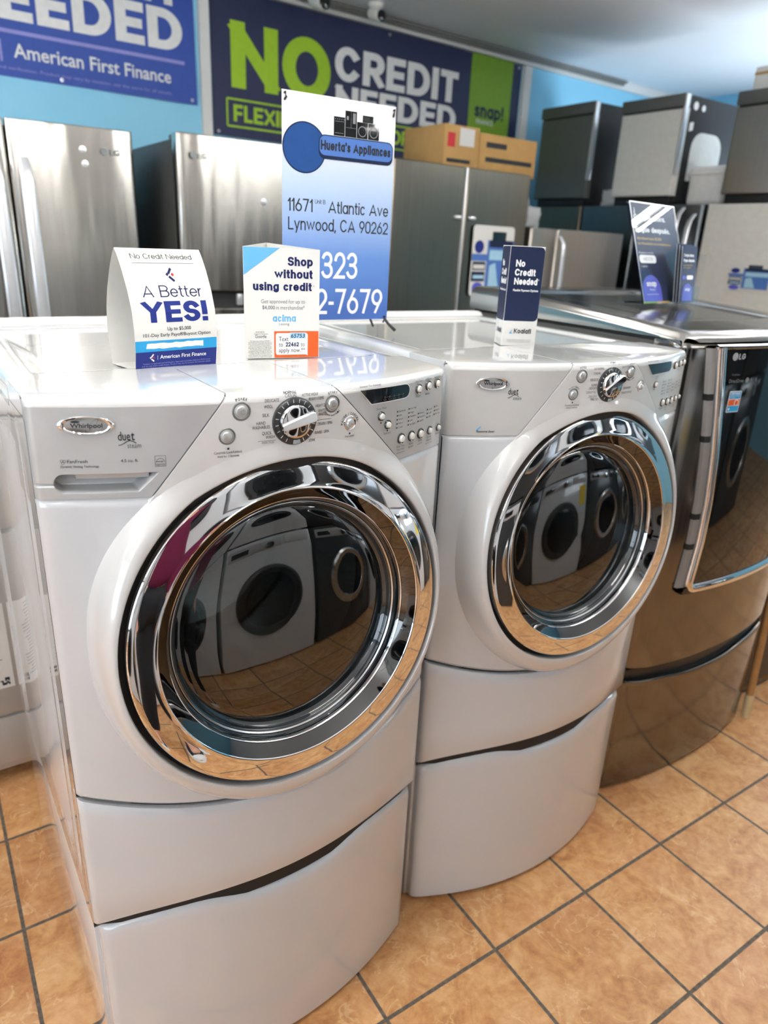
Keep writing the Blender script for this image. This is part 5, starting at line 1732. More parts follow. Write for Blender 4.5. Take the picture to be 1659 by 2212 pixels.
# ------------------------------------------------------------------ acrylic sign and brochures on the grey washer
def snap_sign():
    root = empty('sign_holder', (1.745, 0.425, 1.4245), math.radians(9.0))
    tl = math.radians(20)
    Wd, Hh = 0.275, 0.30
    P = lambda s, h_, e=0.0: (s, h_ * math.sin(tl) - e * math.cos(tl), 0.004 + h_ * math.cos(tl) + e * -math.sin(tl) * -1)
    mb = MB('acrylic')
    bx = lambda s0, s1, h0, h1, e0, e1: mb.add([P(s, q, e) for e in (e0, e1) for s, q in ((s0, h0), (s1, h0), (s1, h1), (s0, h1))], [[3, 2, 1, 0], [4, 5, 6, 7], [0, 1, 5, 4], [1, 2, 6, 5], [2, 3, 7, 6], [3, 0, 4, 7]])
    bx(0, Wd, 0, Hh, 0.0025, 0.0045); bx(0, Wd, 0, Hh, -0.0045, -0.0025)
    mb.box((0, -0.004, 0.0), (Wd, 0.085, 0.003), 0.001)
    mb.build('holder', root, smooth=False)
    pr = MB('navy_deep', 'white_ink', 'gold', 'violet', 'green', 'grey_print', 'steel_pale')
    pr.add([P(s, q, e) for e in (0.0018, -0.0018) for s, q in ((0.003, 0.002), (Wd - 0.003, 0.002), (Wd - 0.003, Hh - 0.003), (0.003, Hh - 0.003))], [[3, 2, 1, 0], [4, 5, 6, 7]], 0)
    f = lambda s, q: P(s, q, 0.0020); f2 = lambda s, q: P(s, q, 0.0022)
    for s0, s1 in ((0.0, 0.0025), (Wd - 0.0025, Wd)):
        pr.add([P(s, q, 0.0048) for s, q in ((s0, 0), (s1, 0), (s1, Hh), (s0, Hh))], [[0, 1, 2, 3]], 6)
    pr.add([P(s, q, 0.0048) for s, q in ((0, Hh - 0.0025), (Wd, Hh - 0.0025), (Wd, Hh), (0, Hh))], [[0, 1, 2, 3]], 6)
    T = lambda *a, mi=1, **k: pr.flat(text(*a, **k), f, mi)
    T('\u00bf', 0.022, 0.270, 0.016, w=0.008, bold=0.02)
    T('Compre ahora.', 0.018, 0.248, 0.0160, w=0.190, bold=0.04)
    T('Pague despu\u00e9s.', 0.018, 0.212, 0.0160, w=0.210, bold=0.04)
    T('Apru\u00e9bese hasta $5,000', 0.018, 0.190, 0.0080, w=0.150, mi=2, bold=0.01)
    T('con financiaci\u00f3n de arrendamiento', 0.018, 0.175, 0.0075, w=0.205, mi=2, bold=0.01)
    T('Escanea o env\u00eda', 0.018, 0.148, 0.006, w=0.085)
    pr.flat(rrect(0.016, 0.120, 0.116, 0.144, 0.011), f, 1); T('48078', 0.066, 0.1265, 0.0105, w=0.058, align='C', mi=5)
    pr.flat(rrect(0.016, 0.120, 0.116, 0.144, 0.011), lambda s, q: P(s, q, 0.0019), 1)
    T('y aplica', 0.022, 0.108, 0.005, w=0.035)
    arch = [(0.010, 0.003), (0.122, 0.003)] + [(0.066 + 0.056 * math.cos(t), 0.038 + 0.046 * math.sin(t)) for t in [PI * i / 16 for i in range(17)]]
    pr.flat(poly(*arch), f, 3)
    pr.flat(text('snap', 0.066, 0.050, 0.017, w=0.060, align='C', bold=0.04), f2, 1)
    pr.flat(text('finance', 0.066, 0.038, 0.006, w=0.030, align='C'), f2, 1)
    pr.flat(line(0.030, 0.026, 0.102, 0.026, 0.0010), f2, 1)
    pr.flat(rect(0.003, -0.0005, 0.085, 0.0045), f2, 4); pr.flat(rect(0.085, -0.0005, 0.165, 0.0045), f2, 2)
    pr.build('poster', root, smooth=False)
    # pocket glued to the front, lower right
    mb = MB('acrylic')
    x0, x1, dpt = 0.160, 0.272, 0.034
    mb.box((x0, -dpt - 0.006, 0.006), (x1, -dpt - 0.004, 0.055), 0.0005)
    mb.box((x0, -dpt - 0.006, 0.004), (x1, -0.006, 0.006), 0.0005)
    mb.box((x0 - 0.001, -dpt - 0.006, 0.004), (x0 + 0.001, 0.012, 0.175), 0.0004)
    mb.box((x1 - 0.001, -dpt - 0.006, 0.004), (x1 + 0.001, 0.012, 0.150), 0.0004)
    mb.build('pocket', root, smooth=False)
    tag(root, 'clear sign holder with a navy Spanish poster, on the grey steel washer', 'sign')
    # brochures in the pocket
    M4 = root.matrix_basis.copy()
    M4 = Matrix.Translation(root.location) @ Matrix.Rotation(math.radians(9.0), 4, 'Z')
    for k in range(3):
        b = empty('brochure', M4 @ Vector((0.165, -0.030 + 0.009 * k, 0.0068)), math.radians(9.0))
        t2 = math.radians(7)
        Q = lambda s, q, e=0.0: (s, q * math.sin(t2) - e * math.cos(t2), q * math.cos(t2) + e * math.sin(t2))
        w, hh = 0.100, 0.165 + 0.003 * k
        mb = MB('navy_deep', 'paper')
        for e, mi in ((0.0, 0), (-0.0015, 1)):
            mb.add([Q(0, 0, e), Q(w, 0, e), Q(w, hh, e), Q(0, hh, e)], [[0, 1, 2, 3]], mi)
        mb.add([Q(0, 0, 0), Q(0, hh, 0), Q(0, hh, -0.0015), Q(0, 0, -0.0015)], [[0, 1, 2, 3]], 1)
        mb.build('cover', b, smooth=False)
        if k == 0:
            pr = MB('white_ink', 'gold', 'violet')
            ff = lambda s, q: Q(s, q, 0.0004); ff2 = lambda s, q: Q(s, q, 0.0007)
            pr.flat(text('Compre ahora.', 0.012, 0.135, 0.0085, w=0.066, bold=0.03), ff, 0); pr.flat(text('Pague despu\u00e9s.', 0.012, 0.120, 0.0085, w=0.074, bold=0.03), ff, 0)
            pr.flat(text('Apru\u00e9bese hasta $5,000', 0.012, 0.108, 0.004, w=0.06), ff, 1); pr.flat(text('con financiaci\u00f3n', 0.012, 0.101, 0.004, w=0.05), ff, 1)
            pr.flat(rrect(0.040, 0.068, 0.082, 0.080, 0.0055), ff, 0); pr.flat(rrect(0.012, 0.069, 0.034, 0.079, 0.001), ff, 2)
            pr.flat(poly(*([(0.018, 0.004), (0.082, 0.004)] + [(0.050 + 0.032 * math.cos(t), 0.026 + 0.030 * math.sin(t)) for t in [PI * i / 14 for i in range(15)]])), ff, 2)
            pr.flat(text('snap', 0.050, 0.034, 0.010, w=0.032, align='C', bold=0.03), ff2, 0)
            pr.build('print', b, smooth=False)
        tag(b, ('front brochure in the sign holder pocket, navy with a violet arch', 'middle brochure in the sign holder pocket, behind the one with the violet arch', 'rearmost brochure in the sign holder pocket, taller than the others')[k], 'brochure', 'brochures in the sign pocket')
snap_sign()

# ------------------------------------------------------------------ fridges behind
def door_slab(mb, x0, x1, z0, z1, th=0.06, bulge=0.012, mi=0):
    xs = [x0, x0 + 0.001, x0 + 0.005, x0 + 0.012] + [x0 + 0.02 + (x1 - x0 - 0.04) * i / 16 for i in range(17)] + [x1 - 0.012, x1 - 0.005, x1 - 0.001, x1]
    def y(x):
        e = min(x - x0, x1 - x); r = 0.012
        q = -bulge * (1 - ((x - (x0 + x1) / 2) / ((x1 - x0) / 2)) ** 2)
        return q + (r - math.sqrt(max(0, r * r - (r - e) ** 2)) if e < r else 0)
    rows = [[(x, y(x) + d, z) for x in xs] for z, d in ((z0, th), (z0, 0.004), (z0 + 0.004, 0), (z1 - 0.004, 0), (z1, 0.004), (z1, th))]
    rows = [[(x0, th, r[0][2])] + r + [(x1, th, r[-1][2])] for r in rows]
    mb.grid(rows, mi)
    return y

def bar_handle(x, z0, z1, out=0.055, w=0.014, bow=0.0, m='steel_pale'):
    """flat bowed bar on two posts"""
    mb = MB(m)
    n = 24
    rows = []
    for i in range(n + 1):
        t = i / n
        z = z0 + (z1 - z0) * t
        e = min(1.0, min(t, 1 - t) / 0.07)
        y = -(0.004 + (out - 0.004) * math.sin(e * PI / 2)) - bow * math.sin(PI * t)
        hw, ht = w * (0.75 + 0.25 * e), 0.007
        rows.append([(x + hw * math.cos(2 * PI * k / 14), y - ht * math.sin(2 * PI * k / 14), z) for k in range(14)])
    mb.grid(rows, 0, close_u=True)
    mb.add(rows[0], [list(range(14))]); mb.add(rows[-1], [list(range(14))[::-1]])
    return mb

def fridge(x, y, rz, w, depth, doors, zt, mat, side='fridge_side', bulge=0.012, logo=None, handles=(), pocket=None, hinge=True):
    root = empty('refrigerator', (x, y, 0), rz)
    mb = MB(side); mb.box((0.004, 0.075, 0.05), (w - 0.004, depth, zt - 0.018), 0.006)
    if hinge:
        for hx in (0.02, w - 0.10):
            mb.box((hx, 0.02, zt - 0.02), (hx + 0.08, 0.16, zt + 0.004), 0.006)
    mb.build('cabinet', root)
    mb = MB('dark_gap'); mb.box((0.012, 0.058, 0.06), (w - 0.012, 0.078, zt - 0.03)); mb.build('gasket', root)
    mb = MB('black_plastic'); mb.box((0.01, 0.03, 0.0), (w - 0.01, depth - 0.02, 0.055), 0.004); mb.build('base_grille', root)
    made = []
    for (x0, x1, z0, z1) in doors:
        mb = MB(mat); door_slab(mb, x0, x1, z0, z1, 0.06, bulge)
        made.append(mb.build('door', root))
    for di, kind_, args in handles:
        if kind_ == 'bar':
            bar_handle(*args).build('handle', made[di])
        else:
            hx, hz, hw, hh = args
            mb = MB('steel_pale'); mb.box((hx, -0.022, hz), (hx + hw, -0.004, hz + hh), 0.006); mb.build('handle', made[di])
    if logo:
        di, lx, lz, s = logo
        pr = MB('grey_print')
        f = lambda a, b: (a, -0.0145, b)
        pr.flat(disc(lx, lz, 0.018 * s, n=24), f, 0)
        pr.flat(text('LG', lx + 0.03 * s, lz - 0.013 * s, 0.026 * s, w=0.05 * s, bold=0.02), f, 0)
        pr.build('badge', made[di], smooth=False)
    return root, made

def put(label, r):
    return tag(r[0], label, 'refrigerator', 'refrigerators along the back wall')

ZF = 1.928
# left one: french doors with bowed bar handles
r = fridge(-0.145, 2.262, -0.03, 0.915, 0.78, [(0.0, 0.4525, 0.76, ZF), (0.4585, 0.915, 0.76, ZF), (0.0, 0.915, 0.07, 0.752)], ZF, 'stainless',
           handles=((0, 'bar', (0.405, 0.86, 1.80, 0.045, 0.024, 0.02)), (1, 'bar', (0.507, 0.86, 1.80, 0.045, 0.024, 0.02)), (2, 'bar', (0.457, 0.66, 0.68))), logo=(1, 0.80, 1.845, 0.75))
mb = MB('steel_pale')
for bx_, bz in ((0.72, 1.845), (0.725, 1.795)):
    mb.lathe([(0.014, 0.0), (0.012, 0.006), (0.001, 0.008)], lambda rr, a, h: (bx_ + rr * math.cos(a), -0.011 - h, bz + rr * math.sin(a)), 20)
mb.build('magnet_dot', r[1][1])
put('stainless french-door fridge with tall bowed handles at the far left of the back row', r)
# second: single upper door, dark flank showing
r = fridge(0.890, 2.055, 0.0, 0.915, 0.80, [(0.0, 0.915, 1.335, ZF), (0.0, 0.915, 0.07, 1.262)], ZF, 'stainless', logo=(0, 0.060, 1.850, 0.7))
mb = MB('dark_gap', 'steel_pale'); mb.box((0.01, 0.030, 1.262), (0.905, 0.07, 1.335)); mb.box((0.24, 0.018, 1.275), (0.27, 0.032, 1.322), 0.004, 1); mb.build('grip_recess', r[0])
mb = MB('steel_pale'); mb.lathe([(0.016, 0.0), (0.013, 0.005), (0.001, 0.007)], lambda rr, a, h: (0.36 + rr * math.cos(a), -0.011 - h, 1.70 + rr * math.sin(a)), 20); mb.build('magnet_dot', r[1][0])
put('stainless fridge with one wide upper door and dark flank, behind the two white cards', r)
# third: black stainless french doors
r = fridge(1.885, 2.020, 0.045, 0.915, 0.80, [(0.0, 0.452, 0.76, ZF), (0.463, 0.915, 0.76, ZF), (0.0, 0.915, 0.07, 0.752)], ZF, 'stainless_dark', bulge=0.003,
           handles=((0, 'tab', (0.385, 1.688, 0.045, 0.016)), (1, 'tab', (0.480, 1.688, 0.045, 0.016))))
mb = MB('steel_pale'); mb.box((0.4525, -0.002, 0.78), (0.4625, 0.05, ZF - 0.002), 0.002); mb.build('door_edge', r[0])
put('black stainless french-door fridge behind the address banner, flyer on its right door', r)
dark_root = r[0]
# fourth: shorter warm steel side-by-side
r = fridge(2.86, 2.085, 0.02, 0.80, 0.76, [(0.0, 0.205, 0.08, 1.675), (0.213, 0.80, 0.08, 1.675)], 1.675, 'stainless_warm',
           handles=((1, 'bar', (0.232, 0.75, 1.64, 0.045, 0.015, 0.004)),), hinge=False)
put('shorter beige-grey steel fridge with a straight pale handle, right of the black stainless one', r)

# along the right wall, fronts towards the left
RX = 3.85
M['stainless_blue'] = brushed('blue_grey_steel', (0.20, 0.215, 0.235), 0.30, 'z', 0.06, 0.02)
def right_fridge(y1, w, mat, doors, handles, label, logo=None):
    r = fridge(RX, y1, -PI / 2, w, 0.80, doors, 1.85, mat, handles=handles, hinge=False, logo=logo)
    tag(r[0], label, 'refrigerator', 'refrigerators along the right wall')
    return r
right_fridge(3.275, 0.62, 'stainless_dark', [(0.0, 0.62, 0.62, 1.85), (0.0, 0.62, 0.07, 0.612)], (), 'dark steel fridge in the back right corner under the dark dishwasher')
right_fridge(2.640, 0.915, 'stainless_blue', [(0.0, 0.452, 0.76, 1.85), (0.463, 0.915, 0.76, 1.85), (0.0, 0.915, 0.07, 0.752)],
             ((1, 'bar', (0.790, 0.86, 1.835, 0.05, 0.018, 0.03)), (1, 'bar', (0.872, 0.86, 1.80, 0.05, 0.018, 0.03))), 'blue-grey steel fridge with two pale bowed handles under the white-fronted dishwasher')
rw = right_fridge(1.700, 0.80, 'cream', [(0.0, 0.80, 1.30, 1.85), (0.0, 0.80, 0.07, 1.292)], (), 'cream white fridge under the taupe dishwasher at the right edge')

# ------------------------------------------------------------------ dishwashers set on the right hand fridges
def dishwasher(y1, w, z0, h, front, side, label, top_dark=True, edge='steel_pale'):
    root = empty('dishwasher', (RX, y1, z0), -PI / 2)
    mb = MB(side); mb.box((0.006, 0.045, 0.02), (w - 0.006, 0.56, h - 0.005), 0.004); mb.build('tub', root)
    mb = MB(front); door_slab(mb, 0.0, w, 0.05, h - 0.075, 0.045, 0.003); d = mb.build('door', root)
    mb = MB('grey_panel' if top_dark else front, 'black_plastic'); mb.box((0.0, -0.012, h - 0.07), (w, 0.045, h), 0.008); mb.box((0.02, -0.006, h - 0.078), (w - 0.02, 0.03, h - 0.069), 0.001, 1); mb.build('control_strip', root)
    mb = MB(edge); mb.box((w - 0.012, -0.004, 0.16), (w + 0.004, 0.03, h - 0.004), 0.003); mb.build('edge_trim', root)
    mb = MB('black_plastic'); mb.box((0.02, 0.02, 0.0), (w - 0.02, 0.50, 0.05), 0.004); mb.build('toe_plate', root)
    return tag(root, label, 'dishwasher', 'dishwashers on the right hand fridges')
dishwasher(3.120, 0.482, 1.852, 0.625, 'grey_panel', 'carton_black', 'dark grey dishwasher set on the corner fridge, left of the white-fronted one')
d2 = dishwasher(2.420, 0.455, 1.852, 0.590, 'cream', 'carton_black', 'white-fronted dishwasher with black printed side set on the blue-grey fridge', True)
dishwasher(1.640, 0.50, 1.852, 0.555, 'stainless_warm', 'carton_black', 'taupe steel dishwasher set on the cream white fridge at the right edge')
# printed side of the white one
pr = MB('white_ink', 'cream', 'black_plastic')
f = lambda a, b: (0.455 - 0.006 + 0.0008, a, b)
pr.flat(disc(0.105, 0.535, 0.022, n=24), f, 0); pr.flat(disc(0.180, 0.530, 0.017, n=24), f, 0)
pr.flat(poly((0.075, 0.40), (0.110, 0.41), (0.108, 0.452), (0.072, 0.445)), f, 0)
pr.flat(rrect(0.120, 0.14, 0.42, 0.405, 0.09, corners=(1, 1, 0, 0)), f, 1)
pr.flat(poly((0.20, 0.17), (0.40, 0.17), (0.40, 0.215), (0.20, 0.205)), lambda a, b: (0.4506, a, b), 2)
pr.build('printed_side', d2, smooth=False)

# white bundle of packing standing beside the white-fronted one
def bundle(name, loc, size, mat, label, cat, seed, rz=0.0):
    rng = random.Random(seed)
    bm = bmesh.new()
    bmesh.ops.create_cube(bm, size=1.0)
    bmesh.ops.subdivide_edges(bm, edges=list(bm.edges), cuts=5, use_grid_fill=True)
    for v in bm.verts:
        n = v.co.copy()
        k = 1 + rng.uniform(-0.10, 0.06)
        sph = n.normalized() * 0.55
        v.co = n.lerp(sph, 0.35) * k
        v.co = Vector((v.co.x * size[0], v.co.y * size[1], max(0.0, (v.co.z + 0.5)) * size[2]))
    bmesh.ops.smooth_vert(bm, verts=list(bm.verts), factor=0.3, use_axis_x=True, use_axis_y=True, use_axis_z=True)
    zmin = min(v.co.z for v in bm.verts)
    mb = MB(mat); bm.verts.index_update()
    mb.add([(v.co.x, v.co.y, v.co.z - zmin) for v in bm.verts], [[v.index for v in f.verts] for f in bm.faces])
    bm.free()
    o = mb.build(name, angle=70)
    o.location = loc; o.rotation_euler = (0, 0, rz)
    return tag(o, label, cat)

mb = MB('rubber_white')
mb.box((-0.10, -0.12, 0.0), (0.10, 0.12, 0.215), 0.03, 0, 3)
mb.box((-0.107, -0.127, 0.165), (0.107, 0.127, 0.18), 0.006)
o = mb.build('plastic_bin'); o.location = (4.06, 1.822, 1.852)
tag(o, 'white plastic bin on the blue-grey fridge between two dishwashers', 'bin')
bundle('plastic_wrap', (4.03, 2.53, 1.852), (0.16, 0.13, 0.11), 'plastic_bag', 'small white crumpled wrap left of the white-fronted dishwasher', 'packing wrap', 5)
bundle('plastic_wrap', (2.98, 2.42, 1.678), (0.18, 0.22, 0.18), 'plastic_bag', 'milky plastic wrap heaped on the left of the short beige-grey fridge', 'packing wrap', 8)
bundle('plastic_wrap', (3.16, 2.46, 1.678), (0.13, 0.16, 0.13), 'plastic_bag', 'smaller milky plastic wrap on the short beige-grey fridge, right of a bigger heap', 'packing wrap', 11)
# box on top of the taupe one
mb = MB('rubber_white', 'cardboard'); mb.box((-0.2, -0.2, 0), (0.2, 0.2, 0.11), 0.004); mb.box((-0.201, -0.201, 0.07), (0.201, 0.201, 0.085), 0.002, 1)
o = mb.build('carton'); o.location = (4.08, 1.39, 2.4085)
tag(o, 'white carton with a tan band lying on the taupe dishwasher near the ceiling', 'box')

# cardboard boxes on the black stainless fridge
def carton(loc, size, rz, label, printing):
    root = empty('cardboard_box', loc, rz)
    w, d, h = size
    mb = MB('cardboard'); mb.box((0, 0, 0), (w, d, h), 0.003)
    for x in (0.0,):
        mb.box((0.0, d / 2 - 0.002, h), (w, d / 2 + 0.002, h + 0.0005))
    mb.build('carton', root)
    pr = MB('ink', 'red', 'paper')
    f = lambda a, b: (a, -0.0006, b)
    printing(pr, f, w, h)
    pr.build('print', root, smooth=False)
    return tag(root, label, 'box', 'cardboard boxes on the black stainless fridge')
def p1(pr, f, w, h):
    pr.flat(rect(0.02, h * 0.50, 0.07, h * 0.82), f, 1); pr.flat(rect(0.10, h * 0.55, 0.20, h * 0.95), f, 2); pr.flat(rect(0.02, h * 0.15, 0.18, h * 0.24), f, 0)
def p2(pr, f, w, h):
    pr.flat(rect(0.05, h * 0.66, 0.20, h * 0.80), f, 0); pr.flat(rect(0.05, h * 0.30, 0.40, h * 0.42), f, 0)
carton((2.335, 2.235, ZF + 0.006), (0.235, 0.35, 0.205), 0.03, 'tan cardboard box with red and white labels on the black stainless fridge', p1)
carton((2.582, 2.255, ZF + 0.006), (0.43, 0.36, 0.190), 0.03, 'longer tan cardboard box with dark print lines on the black stainless fridge', p2)

# flyer held on the dark fridge, another on the cream one
def flyer(parent_loc, rz, w, h, label):
    root = empty('flyer', parent_loc, rz)
    mb = MB('paper'); v, _ = rrect(0, 0, w, h, 0.02)
    mb.prism(v, 0.0, 0.0018, lambda a, b, c: (a, -c, b), 0)
    mb.build('sheet', root)
    pr = MB('banner_badge', 'sky', 'black_glass', 'royal', 'ink', 'violet', 'pale_blue', 'paper', 'navy_deep', 'orange')
    f = lambda a, b: (a * w, -0.0024, b * h); f2 = lambda a, b: (a * w, -0.0030, b * h)
    P = lambda x0, y0, x1, y1, mi, fn=f: pr.flat(poly((x0, y0), (x1, y0), (x1, y1), (x0, y1)), fn, mi)
    P(0.0, 0.50, 0.36, 0.60, 0); P(0.36, 0.02, 1.0, 0.80, 0); P(0.46, 0.78, 0.80, 0.92, 2)
    pr.flat(disc(0.16, 0.70, 0.11, 0.09, 20), f2, 3); P(0.40, 0.70, 0.98, 0.80, 8, f2)
    P(0.42, 0.52, 0.98, 0.66, 6, f2); P(0.03, 0.37, 0.34, 0.49, 4); P(0.05, 0.39, 0.32, 0.45, 7, f2); P(0.02, 0.21, 0.34, 0.35, 8); P(0.06, 0.25, 0.32, 0.30, 6, f2)
    pr.flat(disc(0.19, 0.11, 0.13, 0.09, 20), f, 5); pr.flat(poly((0.44, 0.12), (0.70, 0.12), (0.58, 0.48), (0.44, 0.44)), f2, 6)
    P(0.34, 0.0, 1.0, 0.09, 7, f2)
    pr.build('print', root, smooth=False)
    return tag(root, label, 'flyer')
c_, s_ = math.cos(0.045), math.sin(0.045)
fx = lambda a, b: (1.885 + a * c_ - b * s_, 2.020 + a * s_ + b * c_)
flyer((*fx(0.520, -0.0145), 1.318), 0.045, 0.295, 0.350, 'white and blue rounded flyer stuck on the right door of the black stainless fridge')
flyer((RX - 0.0145, 1.475, 1.40), -PI / 2, 0.24, 0.15, 'small white and blue flyer stuck on the cream white fridge at the right')

# ------------------------------------------------------------------ banners on the back wall
def wall_banner(name, s0, s1, z0, z1, mat, d, draw, mats, label, group=None):
    o0 = on_wall(s0, z0, d)
    root = empty(name, o0, WALL_AZ)
    w, h = s1 - s0, z1 - z0
    rng = random.Random(len(label))
    ph = [rng.uniform(0, 6) for _ in range(4)]
    wav = lambda a, b: -0.004 - 0.004 * math.sin(a * 5 + b * 2 + ph[0]) - 0.003 * math.sin(a * 2.2 - b * 3 + ph[1])
    mb = MB(mat)
    n, m = 48, 12
    rows = [[(w * i / n, wav(w * i / n, h * j / m), h * j / m) for i in range(n + 1)] for j in range(m + 1)]
    mb.grid(rows); mb.grid([[(p[0], p[1] + 0.001, p[2]) for p in r] for r in rows])
    mb.build('sheet', root)
    pr = MB(*mats)
    fn = lambda e: (lambda s, z: (s - s0, wav(s - s0, z - z0) - e, z - z0))
    draw(pr, fn)
    pr.build('print', root, smooth=False)
    mb = MB('steel_pale')
    for a in (0.03, w / 2, w - 0.03):
        for b in (0.02, h - 0.02):
            mb.lathe([(0.008, 0.0), (0.0075, 0.003), (0.004, 0.003)], lambda r_, t, hh: (a + r_ * math.cos(t), wav(a, b) - 0.001 - hh, b + r_ * math.sin(t)), 14)
    mb.build('eyelet', root)
    return tag(root, label, 'banner')

def draw_aff(pr, fn):
    f = fn(0.002)
    T = lambda *a, mi=0, **k: pr.flat(cut(text(*a, **k), 0.06, 0.08), f, mi)
    T('NEEDED', 1.330, 2.434, 0.180, w=1.07, align='R', bold=0.055)
    T('NO CASH', 1.285, 2.632, 0.140, w=1.12, align='R', bold=0.04)
    pr.flat(cut(line(0.04, 2.388, 1.335, 2.388, 0.016), 0.06), f, 1)
    pr.flat(line(0.458, 2.262, 0.458, 2.350, 0.010), f, 1)
    T('American First Finance', 0.512, 2.286, 0.056, w=0.745, bold=0.014)
    T('*Subject to approval and verification. Product may vary by location, see the store for all details.', 0.20, 2.233, 0.014, w=1.06, mi=1)
    chevron_logo(pr, f, 0.33, 2.305, 0.07, 0, 0)
wall_banner('wall_banner', 0.03, 1.398, 2.203, 2.795, 'banner_blue', 0.004, draw_aff, ['white_ink', 'lilac'], 'blue banner with white lettering hanging at the far left of the back wall')

def draw_snap(pr, fn):
    f = fn(0.002); f2 = fn(0.0035)
    T = lambda *a, mi=0, **k: pr.flat(cut(text(*a, **k), 0.06, 0.08), f, mi)
    T('NO', 1.580, 2.318, 0.315, w=0.655, mi=1, bold=0.055)
    T('CREDIT', 2.265, 2.452, 0.180, w=0.970, bold=0.05)
    T('NEEDED', 2.265, 2.285, 0.145, w=0.970, bold=0.05)
    x0, x1, z0, z1 = 1.568, 3.205, 2.128, 2.262
    for q in ((x0, z0, x1, z0), (x0, z1, x1, z1), (x0, z0, x0, z1), (x1, z0, x1, z1)):
        pr.flat(cut(line(*q, 0.010), 0.06, 0.08), f, 1)
    T('FLEXIBLE PAYMENT', 1.605, 2.154, 0.083, w=1.06, mi=1, bold=0.04)
    T('OPTIONS', 2.700, 2.154, 0.083, w=0.465, mi=1, bold=0.04)
    pr.grid([[(lambda p: p)(f(3.345 + 0.395 * i / 10, 2.075 + 0.70 * j / 4)) for i in range(11)] for j in range(5)], 2)
    pr.flat(text('snap!', 3.400, 2.400, 0.085, w=0.280, bold=0.03), f2, 3)
    pr.flat(text('FINANCE', 3.425, 2.360, 0.026, w=0.16, bold=0.01), f2, 0)
wall_banner('wall_banner', 1.485, 3.825, 2.075, 2.768, 'navy_banner', 0.004, draw_snap, ['white_ink', 'lime', 'green', 'navy_deep'], 'long navy banner with big lime NO and green end panel on the back wall')

# conduit under the ceiling along the back wall with a camera and a sprinkler on it
mb = MB('pipe')
for d, z, r_ in ((0.06, CEIL - 0.022, 0.012), (0.085, CEIL - 0.012, 0.009)):
    mb.tube([on_wall(-4.5, z, d), on_wall(4.9, z, d)], r_, 10)
o = mb.build('ceiling_conduit'); o['kind'] = 'structure'
def ceiling_camera(s, label, k=1.0):
    p = on_wall(s, CEIL, 0.22)
    root = empty('security_camera', p, WALL_AZ)
    mb = MB('rubber_white'); mb.lathe([(0.045, 0), (0.045, -0.018), (0.03, -0.028), (0.0005, -0.03)], lambda r, a, h: (r * k * math.cos(a), r * k * math.sin(a), h), 28); mb.build('mount', root)
    mb = MB('rubber_white', 'black_glass'); mb.lathe([(0.0005, 0.05), (0.03, 0.045), (0.034, 0.03), (0.034, -0.05), (0.03, -0.058)], lambda r, a, h: (r * k * math.cos(a), h * k, -0.055 * k + r * k * math.sin(a) + h * 0.25 * k), 24)
    mb.lathe([(0.03, -0.056), (0.015, -0.060), (0.0005, -0.062)], lambda r, a, h: (r * k * math.cos(a), h * k, -0.055 * k + r * k * math.sin(a) + h * 0.25 * k), 24, 1)
    mb.build('camera_body', root)
    tag(root, label, 'camera')
ceiling_camera(2.40, 'white ceiling camera above the word CREDIT of the navy banner')
ceiling_camera(2.02, 'white ceiling camera above the lime letters of the navy banner', 1.15)

# ------------------------------------------------------------------ white machine behind the left flank of the washer
def left_machine():
    root = empty('top_load_washer', (-0.585, 1.0, 0), 0.0)
    w = 0.70
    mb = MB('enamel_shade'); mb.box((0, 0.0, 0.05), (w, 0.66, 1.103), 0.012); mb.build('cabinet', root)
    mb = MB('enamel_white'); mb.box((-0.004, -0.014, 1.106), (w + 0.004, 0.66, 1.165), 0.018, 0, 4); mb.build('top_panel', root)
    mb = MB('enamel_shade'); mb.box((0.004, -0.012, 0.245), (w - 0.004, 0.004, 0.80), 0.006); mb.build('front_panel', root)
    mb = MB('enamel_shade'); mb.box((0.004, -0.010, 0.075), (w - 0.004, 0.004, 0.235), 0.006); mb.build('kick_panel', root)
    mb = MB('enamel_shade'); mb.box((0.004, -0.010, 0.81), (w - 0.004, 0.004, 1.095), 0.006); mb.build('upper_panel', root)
    mb = MB('enamel_white'); mb.box((0.0, 0.50, 1.165), (w, 0.66, 1.30), 0.03, 0, 3); mb.build('console', root)
    mb = MB('black_plastic')
    for x in (0.03, w - 0.08):
        for y in (0.03, 0.58):
            mb.box((x, y, 0), (x + 0.05, y + 0.05, 0.06), 0.004)
    mb.build('feet', root)
    pr = MB('paper', 'grey_print', 'ink')
    f = lambda a, b: (a, -0.0126, b); f2 = lambda a, b: (a, -0.0132, b)
    pr.flat(rect(0.33, 0.335, 0.575, 0.60), f, 0)
    rng = random.Random(4)
    for i in range(22):
        pr.flat(line(0.345, 0.585 - i * 0.0105, 0.345 + rng.uniform(0.12, 0.215), 0.585 - i * 0.0105, 0.0028), f2, 1)
    for i in range(6):
        for j in range(6):
            if rng.random() < 0.55: pr.flat(rect(0.540 + i * 0.004, 0.345 + j * 0.004, 0.544 + i * 0.004, 0.349 + j * 0.004), f2, 2)
    pr.build('paper_label', root, smooth=False)
    tag(root, 'shade-toned white top-load washer with a printed paper sheet, behind the left flank of the white washer', 'washer')
left_machine()

